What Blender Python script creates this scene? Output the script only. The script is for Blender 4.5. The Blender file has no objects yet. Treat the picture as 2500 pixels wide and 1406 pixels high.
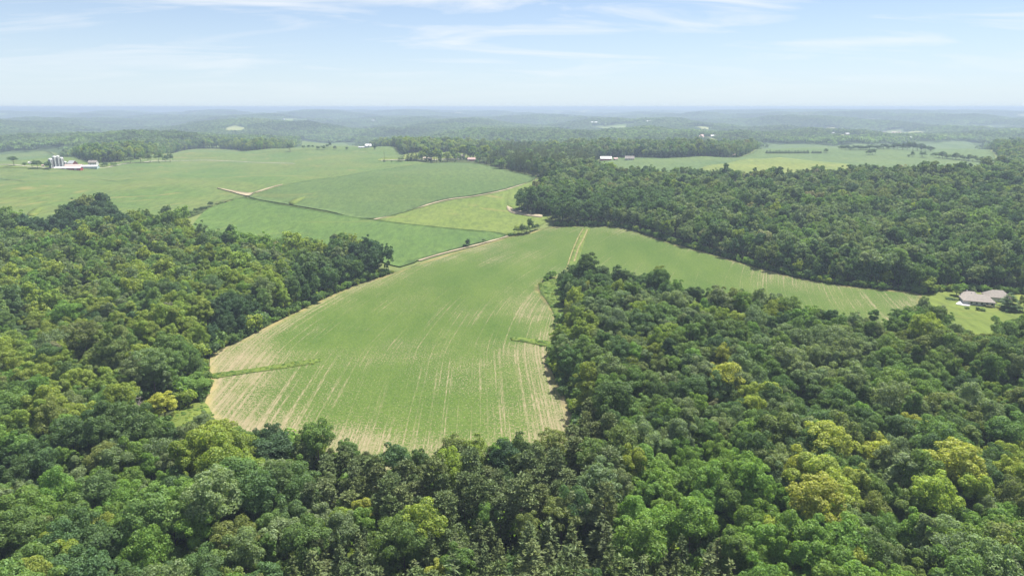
import bpy, math, random
import numpy as np
from mathutils.geometry import delaunay_2d_cdt
from mathutils import Vector
R = math.radians
rng = np.random.default_rng(7)
random.seed(7)
scene = bpy.context.scene
COL = scene.collection

# ------------------------------------------------------------------ camera
FPX, CX, CY = 1667.0, 1250.0, 703.0          # focal length and centre in photo pixels (2500 x 1406)
CAMZ = 120.0
PITCH = math.atan((CY - 262.0) / FPX)
cam_data = bpy.data.cameras.new('camera')
cam_data.sensor_width = 36.0
cam_data.lens = 36.0 * FPX / 2500.0
cam_data.clip_start = 1.0
cam_data.clip_end = 200000.0
cam = bpy.data.objects.new('camera', cam_data)
cam.location = (0, 0, CAMZ)
cam.rotation_euler = (math.pi / 2 - PITCH, 0, 0)
COL.objects.link(cam)
scene.camera = cam

# ------------------------------------------------------------------ sky and sun
SUN_EL, SUN_AZ = R(62), R(38)                 # azimuth from +Y towards +X
world = bpy.data.worlds.new('World')
scene.world = world
world.use_nodes = True
wn, wl = world.node_tree.nodes, world.node_tree.links
wn.clear()
w_out = wn.new('ShaderNodeOutputWorld')
w_bg = wn.new('ShaderNodeBackground')
w_bg.inputs['Strength'].default_value = 0.079
w_sky = wn.new('ShaderNodeTexSky')
w_sky.sky_type = 'NISHITA'
w_sky.sun_disc = False
w_sky.sun_elevation = SUN_EL
w_sky.sun_rotation = SUN_AZ
w_sky.altitude = 600
w_sky.air_density = 0.75
w_sky.dust_density = 0.4
w_sky.ozone_density = 1.2
# thin high cloud: noise on the plane of a flat cloud layer, the same all over the sky
tc = wn.new('ShaderNodeTexCoord')
sep = wn.new('ShaderNodeSeparateXYZ'); wl.new(tc.outputs['Generated'], sep.inputs[0])
def wmath(op, a, b=None, c=None):
    n = wn.new('ShaderNodeMath'); n.operation = op
    for i, v in enumerate((a, b, c)):
        if v is None: continue
        if isinstance(v, (int, float)): n.inputs[i].default_value = v
        else: wl.new(v, n.inputs[i])
    return n.outputs[0]
zz = wmath('ADD', wmath('MAXIMUM', sep.outputs[2], 0.0), 0.10)
cxy = wn.new('ShaderNodeCombineXYZ')
wl.new(wmath('DIVIDE', sep.outputs[0], zz), cxy.inputs[0])
wl.new(wmath('DIVIDE', sep.outputs[1], zz), cxy.inputs[1])
wmap = wn.new('ShaderNodeMapping'); wl.new(cxy.outputs[0], wmap.inputs[0])
wmap.inputs['Location'].default_value = (11.3, 1.9, 0)
wmap.inputs['Rotation'].default_value = (0, 0, R(-18))
wmap.inputs['Scale'].default_value = (0.6, 1.25, 1)
wnz = wn.new('ShaderNodeTexNoise'); wl.new(wmap.outputs[0], wnz.inputs['Vector'])
wnz.inputs['Scale'].default_value = 1.1
wnz.inputs['Detail'].default_value = 9
wnz.inputs['Roughness'].default_value = 0.55
wnz.inputs['Distortion'].default_value = 0.7
wr = wn.new('ShaderNodeMapRange'); wl.new(wnz.outputs['Fac'], wr.inputs['Value'])
wr.inputs['From Min'].default_value = 0.48
wr.inputs['From Max'].default_value = 0.67
wr.inputs['To Max'].default_value = 0.95
wmix = wn.new('ShaderNodeMix'); wmix.data_type = 'RGBA'
wl.new(wmath('MULTIPLY', wr.outputs[0], wmath('MINIMUM', wmath('MULTIPLY', wmath('MAXIMUM', sep.outputs[2], 0.0), 6.5), 1.0)), wmix.inputs['Factor'])
whz = wn.new('ShaderNodeMix'); whz.data_type = 'RGBA'
wl.new(wmath('MULTIPLY', wmath('POWER', 2.718, wmath('MULTIPLY', wmath('MAXIMUM', sep.outputs[2], 0.0), -7.5)), 0.95), whz.inputs['Factor'])
wtn = wn.new('ShaderNodeMix'); wtn.data_type = 'RGBA'; wtn.blend_type = 'MULTIPLY'; wtn.inputs['Factor'].default_value = 1.0
wl.new(w_sky.outputs[0], wtn.inputs['A']); wtn.inputs['B'].default_value = (0.66, 0.70, 0.755, 1)
wl.new(wtn.outputs['Result'], whz.inputs['A']); whz.inputs['B'].default_value = (4.05, 4.65, 5.05, 1)
wl.new(whz.outputs['Result'], wmix.inputs['A'])
wmix.inputs['B'].default_value = (5.3, 5.45, 5.6, 1)
wl.new(wmix.outputs['Result'], w_bg.inputs['Color'])
wl.new(w_bg.outputs[0], w_out.inputs['Surface'])

sd = bpy.data.lights.new('sun', 'SUN')
sd.energy = 4.6
sd.angle = R(0.53)
sd.color = (1.0, 0.95, 0.86)
sun = bpy.data.objects.new('sun', sd)
to_sun = Vector((math.sin(SUN_AZ) * math.cos(SUN_EL), math.cos(SUN_AZ) * math.cos(SUN_EL), math.sin(SUN_EL)))
sun.rotation_euler = to_sun.to_track_quat('Z', 'Y').to_euler()
sun.location = (0, 0, 400)
COL.objects.link(sun)

scene.view_settings.view_transform = 'Standard'
scene.view_settings.look = 'None'
scene.view_settings.gamma = 1.0
scene.view_settings.use_curve_mapping = False
scene.view_settings.exposure = 1.24
cy = scene.cycles
cy.max_bounces = 6
cy.diffuse_bounces = 4
cy.glossy_bounces = 1
cy.transmission_bounces = 2
cy.volume_bounces = 0
cy.transparent_max_bounces = 8
cy.use_denoising = True
cy.use_adaptive_sampling = False

HAZE_DENSITY = 1.9e-4
HAZE_COLOR = (0.49, 0.61, 0.77)

# ------------------------------------------------------------------ terrain
def sstep(a, b, x):
    t = np.clip((x - a) / (b - a), 0, 1)
    return t * t * (3 - 2 * t)
_WC = {}
def waves(x, y, lam, seed, n=6):
    if (lam, seed, n) not in _WC:
        r = np.random.default_rng(seed); c = []
        for _ in range(n):
            a = r.uniform(0, 2 * math.pi); k = 2 * math.pi / (lam * r.uniform(0.7, 1.5)); c.append((k * math.cos(a), k * math.sin(a), r.uniform(0, 6.28)))
        _WC[(lam, seed, n)] = c
    out = 0
    for kx, ky, p in _WC[(lam, seed, n)]: out = out + np.sin(kx * x + ky * y + p)
    return out / math.sqrt(n / 2)
AZ_X = np.array([-2500, 0, 430, 760, 1000, 1250, 1450, 1700, 1900, 2300, 2500, 5000], float)
AZ_D = np.array([1350, 1350, 1480, 1640, 1560, 1420, 1400, 1450, 1640, 1800, 1850, 1850], float)
AZ_T = np.arctan((AZ_X - CX) / FPX)
def H(x, y):
    x = np.asarray(x, float); y = np.asarray(y, float)
    d = np.hypot(x, y); az = np.arctan2(x, np.maximum(y, 1e-3) if False else y)
    ds = np.interp(az, AZ_T, AZ_D)
    z = 27 * sstep(330, 950, d)
    z = z + 1.2 * waves(x, y, 170, 3) * sstep(200, 420, d) + 2.6 * waves(x, y, 420, 4) * sstep(350, 800, d) * (1 - sstep(1400, 2200, d))
    z = z - 34 * sstep(0, 700, d - ds)
    far = sstep(120, 1100, d - ds)
    z = z + far * (22 * waves(x, y, 1500, 11) + 7 * waves(x, y, 620, 12))
    z = z + 30 * sstep(4200, 9500, d) + 24 * waves(x, y, 5200, 13) * sstep(5000, 9000, d)
    return np.where(z > 45, 45 + 32 * np.tanh((z - 45) / 32), z)
P_C, P_S = math.cos(PITCH), math.sin(PITCH)
def project(x, y, z):
    dx = np.asarray(x, float); dy = np.asarray(y, float); dz = np.asarray(z, float) - CAMZ
    dep = dy * P_C - dz * P_S
    up = dy * P_S + dz * P_C
    dep = np.where(dep > 1, dep, 1)
    return CX + FPX * dx / dep, CY - FPX * up / dep, dep
def ground_at(px, py, hh=0.0):
    """the place on the terrain (or hh metres above it) that a direction meets"""
    px = np.atleast_1d(np.asarray(px, float)); py = np.atleast_1d(np.asarray(py, float))
    hh = np.broadcast_to(np.asarray(hh, float), px.shape)
    u = (px - CX) / FPX; v = -(py - CY) / FPX
    dx, dy, dz = u, P_C + v * P_S, -P_S + v * P_C
    T = 60.0 * 1.009 ** np.arange(720)
    z = CAMZ + dz[:, None] * T - H(dx[:, None] * T, dy[:, None] * T) - hh[:, None]
    hit = z <= 0; k = np.where(hit.any(1), np.maximum(hit.argmax(1), 1), len(T) - 1)
    a, b = T[k - 1], T[k]
    for _ in range(22):
        m = (a + b) / 2
        z = CAMZ + dz * m - H(dx * m, dy * m) - hh
        a = np.where(z > 0, m, a); b = np.where(z > 0, b, m)
    return np.stack([dx * b, dy * b], -1)
def poly(pts):
    px = [p[0] for p in pts]; py = [p[1] for p in pts]; hh = [p[2] if len(p) > 2 else 0 for p in pts]
    return ground_at(px, py, hh)
def inside(P, x, y):
    x = np.asarray(x); y = np.asarray(y); c = np.zeros(x.shape, bool)
    n = len(P)
    for i in range(n):
        x0, y0 = P[i]; x1, y1 = P[(i + 1) % n]
        if y0 == y1: continue
        k = (y0 > y) != (y1 > y)
        c ^= k & (x < (x1 - x0) * (y - y0) / (y1 - y0) + x0)
    return c
def edge_dist(P, x, y, closed=True):
    x = np.asarray(x, float); y = np.asarray(y, float); best = np.full(x.shape, 1e9)
    n = len(P)
    for i in range(n if closed else n - 1):
        a = P[i]; b = P[(i + 1) % n]; ab = b - a; L = max(ab @ ab, 1e-9)
        t = np.clip(((x - a[0]) * ab[0] + (y - a[1]) * ab[1]) / L, 0, 1)
        best = np.minimum(best, np.hypot(x - a[0] - t * ab[0], y - a[1] - t * ab[1]))
    return best
def smooth_poly(P, step, closed=True):
    """resample with a Catmull-Rom curve so that edges bend instead of kinking"""
    out = []; n = len(P)
    for i in range(n if closed else n - 1):
        if closed: p0, p1, p2, p3 = P[i - 1], P[i], P[(i + 1) % n], P[(i + 2) % n]
        else: p0, p1, p2, p3 = P[max(i - 1, 0)], P[i], P[i + 1], P[min(i + 2, n - 1)]
        k = max(1, int(np.hypot(*(p2 - p1)) / step))
        for j in range(k):
            t = j / k
            out.append(0.5 * (2 * p1 + (p2 - p0) * t + (2 * p0 - 5 * p1 + 4 * p2 - p3) * t * t + (3 * p1 - p0 - 3 * p2 + p3) * t ** 3))
    if not closed: out.append(P[-1])
    return np.array(out)

# field outlines: photo pixels (with the height above ground of what is seen there, where a treetop hides the edge)
F_MAIN = [(500,985),(528,1032),(585,1052,2),(680,1066,6),(780,1078,9),(900,1084,11),(1000,1094,12),(1120,1092,12),(1250,1088,12),(1402,1066,9),(1398,1025),
 (1386,985),(1368,950),(1345,900),(1350,860),(1366,790),(1345,745),(1318,712),(1320,692),(1350,678),(1395,655,14),(1450,634,20),
 (1510,630,20),(1600,657,20),(1640,667,20),(1720,687,20),(1800,692,20),(1860,702,20),(1940,727,21),(2010,728,22),(2070,734,22),
 (2130,741,22),(2200,746,20),(2240,742,12),(2248,722),(2150,708),(2050,697),(1950,680),(1850,655),(1750,625),(1650,598),(1580,575),
 (1530,560),(1480,554),(1420,553),(1340,556),(1290,570),(1240,580),(1150,606),(1030,642),(960,668),(870,697),(800,727),(700,775),
 (640,805),(575,840),(520,862),(512,900),(515,950)]
F_CORN_NEAR = [(452,537,15),(520,550,18),(600,572,18),(650,577,18),(720,584,18),(800,575,18),(870,573,18),(920,585,17),(975,608,14),
 (1010,634,3),(1025,635),(1150,599),(1235,575),(1110,560),(985,547),(915,539),(800,520),(700,503),(600,484),(560,494),(500,517)]
F_HAY = [(918,536),(980,521),(1070,496),(1160,482),(1238,466),(1238,480),(1243,515),(1280,525),(1335,530),(1325,550),(1290,562),
 (1240,576),(1110,563),(985,550)]
F_CORN_FAR = [(606,481),(700,500),(800,517),(913,535),(1068,492),(1158,478),(1236,462),(1310,437),(1270,425),(1200,408),(1160,400),
 (1100,398),(1040,401),(950,413),(850,429),(780,438),(690,456),(640,471)]
F_LEFT = [(-160,520,14),(0,522,15),(60,525,16),(100,535,16),(140,512,12),(180,500,12),(220,496,12),(280,502,12),(306,532,12),(350,528,15),
 (420,520,10),(500,508,4),(560,490),(600,482),(642,473),(692,458),(780,440),(852,431),(950,415),(1040,403),(1150,399),(1000,392),
 (985,386),(965,363),(850,352),(800,351),(745,346),(735,358),(640,366),(560,366),(500,364),(430,374),(345,388),(260,398),
 (200,391),(130,377),(60,374),(0,378),(-160,384)]
F_RIGHT = [(1465,422),(1465,391),(1560,386),(1700,383),(1830,377),(1870,362),(1930,353),(2100,353),(2270,353),(2345,346),(2385,360),
 (2425,375),(2428,398,16),(2380,406,17),(2200,411,17),(2150,414,14),(2050,414,18),(1900,416,20),(1800,415,20),(1700,414,20),(1640,417,18),
 (1600,422,16),(1530,426,10)]
F_YELLOW = [(1700,412,6),(1780,399),(1885,388),(1910,387),(1985,395),(2080,405),(2040,412,8),(1900,412,14),(1780,412,14)]
LAWN = [(2246,722),(2290,714),(2360,711),(2500,720),(2600,724),(2600,752,14),(2480,760,15),(2432,764,18),(2408,780,19),(2374,776,19),(2342,761,16),
 (2308,750,12),(2262,737,4)]
G_RIGHT = [(1318,712),(1322,694),(1345,682),(1366,692),(1378,785),(1358,776),(1338,742)]
G_LEFT = [(446,996),(500,985),(528,1032),(560,1058,2),(545,1075,8),(480,1076,12),(430,1062,12),(385,1045,8),(412,1015)]
FARM_YARD = [(-100,404),(60,403),(90,398),(200,400),(262,402),(270,409),(160,416),(60,412),(-100,413)]
FARM_LAWN_MID = [(930,394),(1000,390),(1150,387),(1205,399),(1240,410),(1245,404),(1215,383),(1150,375),(1000,376),(985,386),(930,388)]
GAP = [(1232,466),(1300,439),(1346,445),(1335,452,3),(1295,456,16),(1246,459,22)]
FAR_FIELDS = [[(546,314),(575,307),(614,312),(590,323),(552,322)], [(1442,307),(1535,303),(1538,310),(1450,314)],
 [(1685,333),(1765,337),(1742,344),(1700,343)], [(1925,324),(1955,317),(2045,312),(2050,324)], [(2425,317),(2510,319),(2510,325),(2430,322)],
 [(690,293),(810,288),(835,297),(700,301)], [(1325,319),(1365,316),(1395,322),(1360,326)], [(498,354),(560,355),(545,361),(500,361)],
 [(1440,311),(1480,309),(1545,312),(1520,320)], [(2110,326),(2200,318),(2260,330),(2170,340)], [(1215,354),(1285,357),(1280,363)],
 [(700,302),(760,298),(770,303),(720,307)], [(2340,306),(2500,312),(2500,317),(2380,312)], [(1110,303),(1150,301),(1150,306)]]
MAIN = smooth_poly(poly(F_MAIN), 6.0)
W_POLY = {k: smooth_poly(poly(v), s) for k, v, s in [('corn_near', F_CORN_NEAR, 8), ('hay', F_HAY, 8), ('corn_far', F_CORN_FAR, 12),
    ('left', F_LEFT, 14), ('right', F_RIGHT, 14), ('yellow', F_YELLOW, 12), ('lawn', LAWN, 6), ('g_right', G_RIGHT, 4), ('g_left', G_LEFT, 4),
    ('gap', GAP, 6), ('yard', FARM_YARD, 10), ('lawn_mid', FARM_LAWN_MID, 10)]}
W_POLY['main'] = MAIN
FARP = [poly(p) for p in FAR_FIELDS]

def open_land(x, y):
    """True where a field or lawn lies (near land, out to the plateau's edge)"""
    m = np.zeros(np.asarray(x).shape, bool)
    for P in W_POLY.values():
        m |= inside(P, x, y)
    return m
def far_open(x, y):
    m = np.zeros(np.asarray(x).shape, bool)
    for P in FARP: m |= inside(P, x, y)
    d = np.hypot(x, y)
    n = waves(x, y * 0.8, 900, 31) + 0.6 * waves(x, y, 420, 32)
    return m | ((n > 2.05 - 0.55 * sstep(4500, 9000, d)) & (d > 2300))

# ------------------------------------------------------------------ material helpers
class NT:
    def __init__(s, name):
        s.m = bpy.data.materials.new(name); s.m.use_nodes = True
        s.n, s.l = s.m.node_tree.nodes, s.m.node_tree.links
        s.n.clear(); s.out = s.n.new('ShaderNodeOutputMaterial')
    def node(s, t, ins=None, **kw):
        n = s.n.new(t)
        for k, v in kw.items(): setattr(n, k, v)
        for k, v in (ins or {}).items(): s.put(n.inputs[k], v)
        return n
    def put(s, sock, v):
        if hasattr(v, 'is_linked') or isinstance(v, bpy.types.NodeSocket): s.l.new(v, sock)
        else:
            if isinstance(v, (tuple, list)) and len(v) == 3 and sock.type == 'RGBA': v = (*v, 1)
            sock.default_value = v
    def math(s, op, a, b=0.0, clamp=False):
        n = s.node('ShaderNodeMath', {0: a, 1: b}, operation=op, use_clamp=clamp); return n.outputs[0]
    def mix(s, f, a, b, blend='MIX'):
        n = s.node('ShaderNodeMix', data_type='RGBA', blend_type=blend)
        s.put(n.inputs['Factor'], f); s.put(n.inputs['A'], a); s.put(n.inputs['B'], b)
        return n.outputs['Result']
    def ramp(s, v, a, b, lo=0.0, hi=1.0):
        n = s.node('ShaderNodeMapRange', {'Value': v, 'From Min': a, 'From Max': b, 'To Min': lo, 'To Max': hi}); return n.outputs[0]
    def noise(s, vec, scale, detail=3, rough=0.55, dist=0.0):
        n = s.node('ShaderNodeTexNoise', {'Vector': vec, 'Scale': scale, 'Detail': detail, 'Roughness': rough, 'Distortion': dist}); return n.outputs['Fac']
    def pos(s): return s.node('ShaderNodeNewGeometry').outputs['Position']
    def mapped(s, vec, scale=(1, 1, 1), rot=0.0, loc=(0, 0, 0)):
        n = s.node('ShaderNodeMapping', {'Vector': vec, 'Scale': scale, 'Rotation': (0, 0, rot), 'Location': loc}); return n.outputs[0]
    def attr(s, name, kind='GEOMETRY'):
        return s.node('ShaderNodeAttribute', attribute_name=name, attribute_type=kind)
    def bsdf(s, color, rough=0.8, spec=0.2, metal=0.0, bump=None, bstr=0.4, bdist=0.3):
        b = s.node('ShaderNodeBsdfPrincipled', {'Base Color': color, 'Roughness': rough, 'Specular IOR Level': spec, 'Metallic': metal})
        if bump is not None:
            bn = s.node('ShaderNodeBump', {'Height': bump, 'Strength': bstr, 'Distance': bdist}); s.l.new(bn.outputs[0], b.inputs['Normal'])
        s.l.new(b.outputs[0], s.out.inputs['Surface']); return s.m
MATS = {}
def plain(name, color, rough=0.7, spec=0.25, metal=0.0, wear=0.12, scale=0.6):
    t = NT(name); p = t.node('ShaderNodeTexCoord').outputs['Object']
    n = t.noise(p, scale, 5, 0.6)
    c = t.mix(t.ramp(n, 0.35, 0.7), tuple(v * (1 - wear) for v in color), tuple(min(1, v * (1 + wear)) for v in color))
    MATS[name] = t.bsdf(c, rough, spec, metal, t.noise(p, scale * 8, 2), 0.1, 0.02); return MATS[name]

def leaf_material(name, trans=0.47, jitter=0.30):
    t = NT(name)
    tint = t.attr('tint', 'INSTANCER').outputs['Color']
    var = t.attr('var').outputs['Fac']
    rnd = t.node('ShaderNodeNewGeometry').outputs['Random Per Island']
    c = t.mix(1.0, tint, t.node('ShaderNodeCombineColor', {0: var, 1: var, 2: var}).outputs[0], 'MULTIPLY')
    hsv = t.node('ShaderNodeHueSaturation', {'Hue': t.ramp(rnd, 0, 1, 0.485, 0.515), 'Saturation': t.ramp(rnd, 0, 1, 1.08, 0.9),
        'Value': t.ramp(t.math('FRACT', t.math('MULTIPLY', rnd, 7.31)), 0, 1, 1 - jitter, 1 + jitter), 'Color': c})
    d = t.node('ShaderNodeBsdfDiffuse', {'Color': hsv.outputs[0]})
    tc_ = t.mix(1.0, hsv.outputs[0], (1.15, 1.2, 0.55), 'MULTIPLY')
    tr = t.node('ShaderNodeBsdfTranslucent', {'Color': tc_})
    g = t.node('ShaderNodeBsdfGlossy', {'Color': (1, 1, 1), 'Roughness': 0.55})
    m1 = t.node('ShaderNodeMixShader', {0: trans, 1: d.outputs[0], 2: tr.outputs[0]})
    m2 = t.node('ShaderNodeMixShader', {0: 0.010, 1: m1.outputs[0], 2: g.outputs[0]})
    t.l.new(m2.outputs[0], t.out.inputs['Surface']); return t.m
M_LEAF = leaf_material('leaves')
M_NEEDLE = leaf_material('needles', 0.22, 0.35)
t = NT('bark'); p_ = t.node('ShaderNodeTexCoord').outputs['Object']
bn_ = t.noise(t.mapped(p_, (3, 3, 0.5)), 2.0, 5)
M_BARK = t.bsdf(t.mix(bn_, (0.07, 0.055, 0.042), (0.19, 0.165, 0.135)), 0.9, 0.1, 0, bn_, 0.5, 0.05)
t = NT('dead_wood'); p_ = t.node('ShaderNodeTexCoord').outputs['Object']
bn_ = t.noise(t.mapped(p_, (3, 3, 0.5)), 2.0, 5)
M_DEAD = t.bsdf(t.mix(bn_, (0.26, 0.23, 0.20), (0.42, 0.38, 0.34)), 0.9, 0.1)

# ground: leaf litter and shade plants under the trees near by, canopy greens and far farmland with distance ('cover' is set per vertex)
t = NT('ground'); p = t.pos()
n1 = t.noise(p, 0.05, 6, 0.6); n2 = t.noise(p, 0.6, 4, 0.6)
floor_c = t.mix(t.ramp(n2, 0.35, 0.65), (0.035, 0.05, 0.018), (0.075, 0.09, 0.03))
n3 = t.noise(p, 0.012, 8, 0.62)
canopy_c = t.mix(t.ramp(n3, 0.35, 0.68), (0.045, 0.075, 0.03), (0.085, 0.12, 0.045))
n4 = t.noise(p, 0.0022, 3, 0.5)
farm_c = t.mix(t.ramp(n4, 0.38, 0.62), (0.13, 0.21, 0.06), (0.30, 0.29, 0.14))
cov = t.attr('cover').outputs['Color']
cs = t.node('ShaderNodeSeparateColor', {0: cov})
c = t.mix(cs.outputs[0], floor_c, canopy_c)
c = t.mix(cs.outputs[1], c, farm_c)
c = t.mix(cs.outputs[2], c, t.mix(n2, (0.10, 0.15, 0.045), (0.17, 0.18, 0.07)))
M_GROUND = t.bsdf(c, 0.95, 0.05, 0, n3, 0.8, 6.0)

# ------------------------------------------------------------------ object helpers
def mesh_obj(name, V, F, mat, parent=None, smooth=False, midx=None):
    me = bpy.data.meshes.new(name)
    me.from_pydata([tuple(map(float, v)) for v in V], [], [tuple(map(int, f)) for f in F])
    for m in (mat if isinstance(mat, (list, tuple)) else [mat]): me.materials.append(m)
    if midx is not None: me.polygons.foreach_set('material_index', np.asarray(midx, np.int32))
    if smooth: me.polygons.foreach_set('use_smooth', np.ones(len(me.polygons), bool))
    o = bpy.data.objects.new(name, me); COL.objects.link(o)
    if parent: o.parent = parent
    return o
def tag(o, label=None, cat=None, group=None, kind=None):
    for k, v in (('label', label), ('category', cat), ('group', group), ('kind', kind)):
        if v: o[k] = v
    return o
def empty(name, loc, rz=0.0, s=1.0):
    o = bpy.data.objects.new(name, None); COL.objects.link(o)
    o.location = loc; o.rotation_euler = (0, 0, rz); o.scale = (s, s, s) if not hasattr(s, '__len__') else s
    o.empty_display_size = 0.5
    return o
def quad_mesh(name, V, nq, mats, midx=None, var=None):
    """fast mesh of nq separate quads; V is (nq*4, 3)"""
    me = bpy.data.meshes.new(name)
    me.vertices.add(nq * 4); me.loops.add(nq * 4); me.polygons.add(nq)
    me.vertices.foreach_set('co', np.asarray(V, np.float32).ravel())
    me.loops.foreach_set('vertex_index', np.arange(nq * 4, dtype=np.int32))
    me.polygons.foreach_set('loop_start', np.arange(nq, dtype=np.int32) * 4)
    for m in mats: me.materials.append(m)
    if midx is not None: me.polygons.foreach_set('material_index', np.asarray(midx, np.int32))
    a = me.attributes.new('var', 'FLOAT', 'FACE')
    a.data.foreach_set('value', np.asarray(var if var is not None else np.ones(nq), np.float32))
    me.update(calc_edges=True)
    return me

# ------------------------------------------------------------------ ground sheet (polar grid, fine in view)
def build_ground():
    front = np.arange(-46, 46.01, 0.25); back = np.arange(50, 310.01, 5.0)
    ang = np.radians(np.concatenate([front, back])); na = len(ang)
    rad = [0.0, 12, 24, 36, 48]; r = 60.0
    while r < 34000:
        rad.append(r); r *= 1.0125 if r < 2500 else 1.02
    rad = np.array(rad); nr = len(rad)
    A, D = np.meshgrid(ang, rad); X = np.sin(A) * D; Y = np.cos(A) * D
    Z = H(X, Y)
    V = np.stack([X, Y, Z], -1).reshape(-1, 3)
    i, j = np.meshgrid(np.arange(nr - 1), np.arange(na), indexing='ij')
    j2 = (j + 1) % na
    F = np.stack([i * na + j, (i + 1) * na + j, (i + 1) * na + j2, i * na + j2], -1).reshape(-1, 4)[:, ::-1]
    me = bpy.data.meshes.new('ground'); nf = len(F)
    me.vertices.add(len(V)); me.loops.add(nf * 4); me.polygons.add(nf)
    me.vertices.foreach_set('co', V.astype(np.float32).ravel())
    me.loops.foreach_set('vertex_index', F.astype(np.int32).ravel())
    me.polygons.foreach_set('loop_start', np.arange(nf, dtype=np.int32) * 4)
    me.polygons.foreach_set('use_smooth', np.ones(nf, bool))
    me.materials.append(M_GROUND)
    x, y = V[:, 0], V[:, 1]; d = np.hypot(x, y)
    cov = np.ones((len(V), 4), np.float32)
    cov[:, 0] = sstep(1300, 2000, d)
    cov[:, 1] = far_open(x, y) * (d > 1500)
    cov[:, 2] = 0
    for nm in ('hay', 'corn_near', 'corn_far', 'left', 'right', 'gap', 'yard', 'lawn_mid'):
        P = W_POLY[nm]; k = np.where((d < 2200) & (x > P[:, 0].min() - 20) & (x < P[:, 0].max() + 20) & (y > P[:, 1].min() - 20) & (y < P[:, 1].max() + 20))[0]
        cov[k, 2] = np.maximum(cov[k, 2], np.where(inside(P, x[k], y[k]), 1, 1 - sstep(5, 12, edge_dist(P, x[k], y[k]))))
    a = me.attributes.new('cover', 'FLOAT_COLOR', 'POINT'); a.data.foreach_set('color', cov.ravel())
    me.update(calc_edges=True)
    o = bpy.data.objects.new('ground', me); COL.objects.link(o)
    tag(o, 'rolling wooded ground reaching to the hazy horizon', None, None, 'structure')
    return float(Z.min()), float(Z.max())
GZ_MIN, GZ_MAX = build_ground()

# ------------------------------------------------------------------ draped sheets (fields, lawns, tracks)
def row_coords(x, y):
    """distance across and along the planted rows of the near field: straight at first, swinging right on the far slope"""
    bend = np.maximum(0, y - 300)
    return x + 0.045 * y - 0.0013 * bend ** 2 * sstep(0, 60, bend), y
def drape(name, P, mat, lift, step, label, skirt=0.0, rows=False, kind='structure', dense=None):
    lo, hi = P.min(0), P.max(0)
    gx, gy = np.meshgrid(np.arange(lo[0], hi[0], step), np.arange(lo[1], hi[1], step))
    gx = gx.ravel() + (np.arange(gx.size) % 7 - 3) * step * 0.02; gy = gy.ravel()
    k = inside(P, gx, gy); gx, gy = gx[k], gy[k]
    k = edge_dist(P, gx, gy) > step * 0.35; gx, gy = gx[k], gy[k]
    n = len(P)
    pts = [Vector(p) for p in P] + [Vector(p) for p in zip(gx, gy)]
    v2, e, f, ov, oe, of = delaunay_2d_cdt(pts, [(i, (i + 1) % n) for i in range(n)], [list(range(n))], 1, 1e-4)
    xy = np.array([(v.x, v.y) for v in v2]); Z = H(xy[:, 0], xy[:, 1]) + lift
    V = np.column_stack([xy, Z])
    F = [list(q) for q in f]
    F = [q if np.cross(V[q[1]][:2] - V[q[0]][:2], V[q[2]][:2] - V[q[0]][:2]) > 0 else q[::-1] for q in F]
    if skirt:
        idx = {}
        for vi, srcs in enumerate(ov):
            for s in srcs:
                if s < n: idx[s] = vi
        ring = [idx[i] for i in range(n) if i in idx]
        base = len(V)
        V = np.vstack([V, np.column_stack([V[ring][:, :2], V[ring][:, 2] - skirt])])
        m = len(ring)
        for i in range(m): F.append([ring[i], ring[(i + 1) % m], base + (i + 1) % m, base + i])
    o = mesh_obj(name, V, F, mat, None, True)
    me = o.data
    ed = edge_dist(P, V[:, 0], V[:, 1])
    a = me.attributes.new('edge', 'FLOAT', 'POINT'); a.data.foreach_set('value', ed.astype(np.float32))
    if rows:
        a = me.attributes.new('worn', 'FLOAT', 'POINT'); a.data.foreach_set('value', worn_at(V[:, 0], V[:, 1]).astype(np.float32))
        u, v = row_coords(V[:, 0], V[:, 1])
        b = me.attributes.new('rows', 'FLOAT_VECTOR', 'POINT')
        b.data.foreach_set('vector', np.column_stack([u, v, np.zeros_like(u)]).astype(np.float32).ravel())
    tag(o, label, None, None, kind); return o
def ribbon(name, pix, width, mat, lift, label, hh=0, closed=False):
    C = smooth_poly(poly(pix) if not isinstance(pix, np.ndarray) else pix, 5.0, False)
    T = np.gradient(C, axis=0); T /= np.linalg.norm(T, axis=1)[:, None]; N = np.column_stack([-T[:, 1], T[:, 0]])
    w = width * (0.5 + 0.08 * np.sin(np.arange(len(C)) * 1.7))[:, None]
    L, Rr = C + N * w, C - N * w
    V = []; F = []
    for i in range(len(C)):
        for q in (L[i], C[i], Rr[i]): V.append((q[0], q[1], float(H(q[0], q[1])) + lift))
        if i:
            a = 3 * (i - 1); F += [(a, a + 1, a + 4, a + 3), (a + 1, a + 2, a + 5, a + 4)]
    return tag(mesh_obj(name, V, [f[::-1] for f in F], mat, None, True), label, None, None, 'structure')

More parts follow.
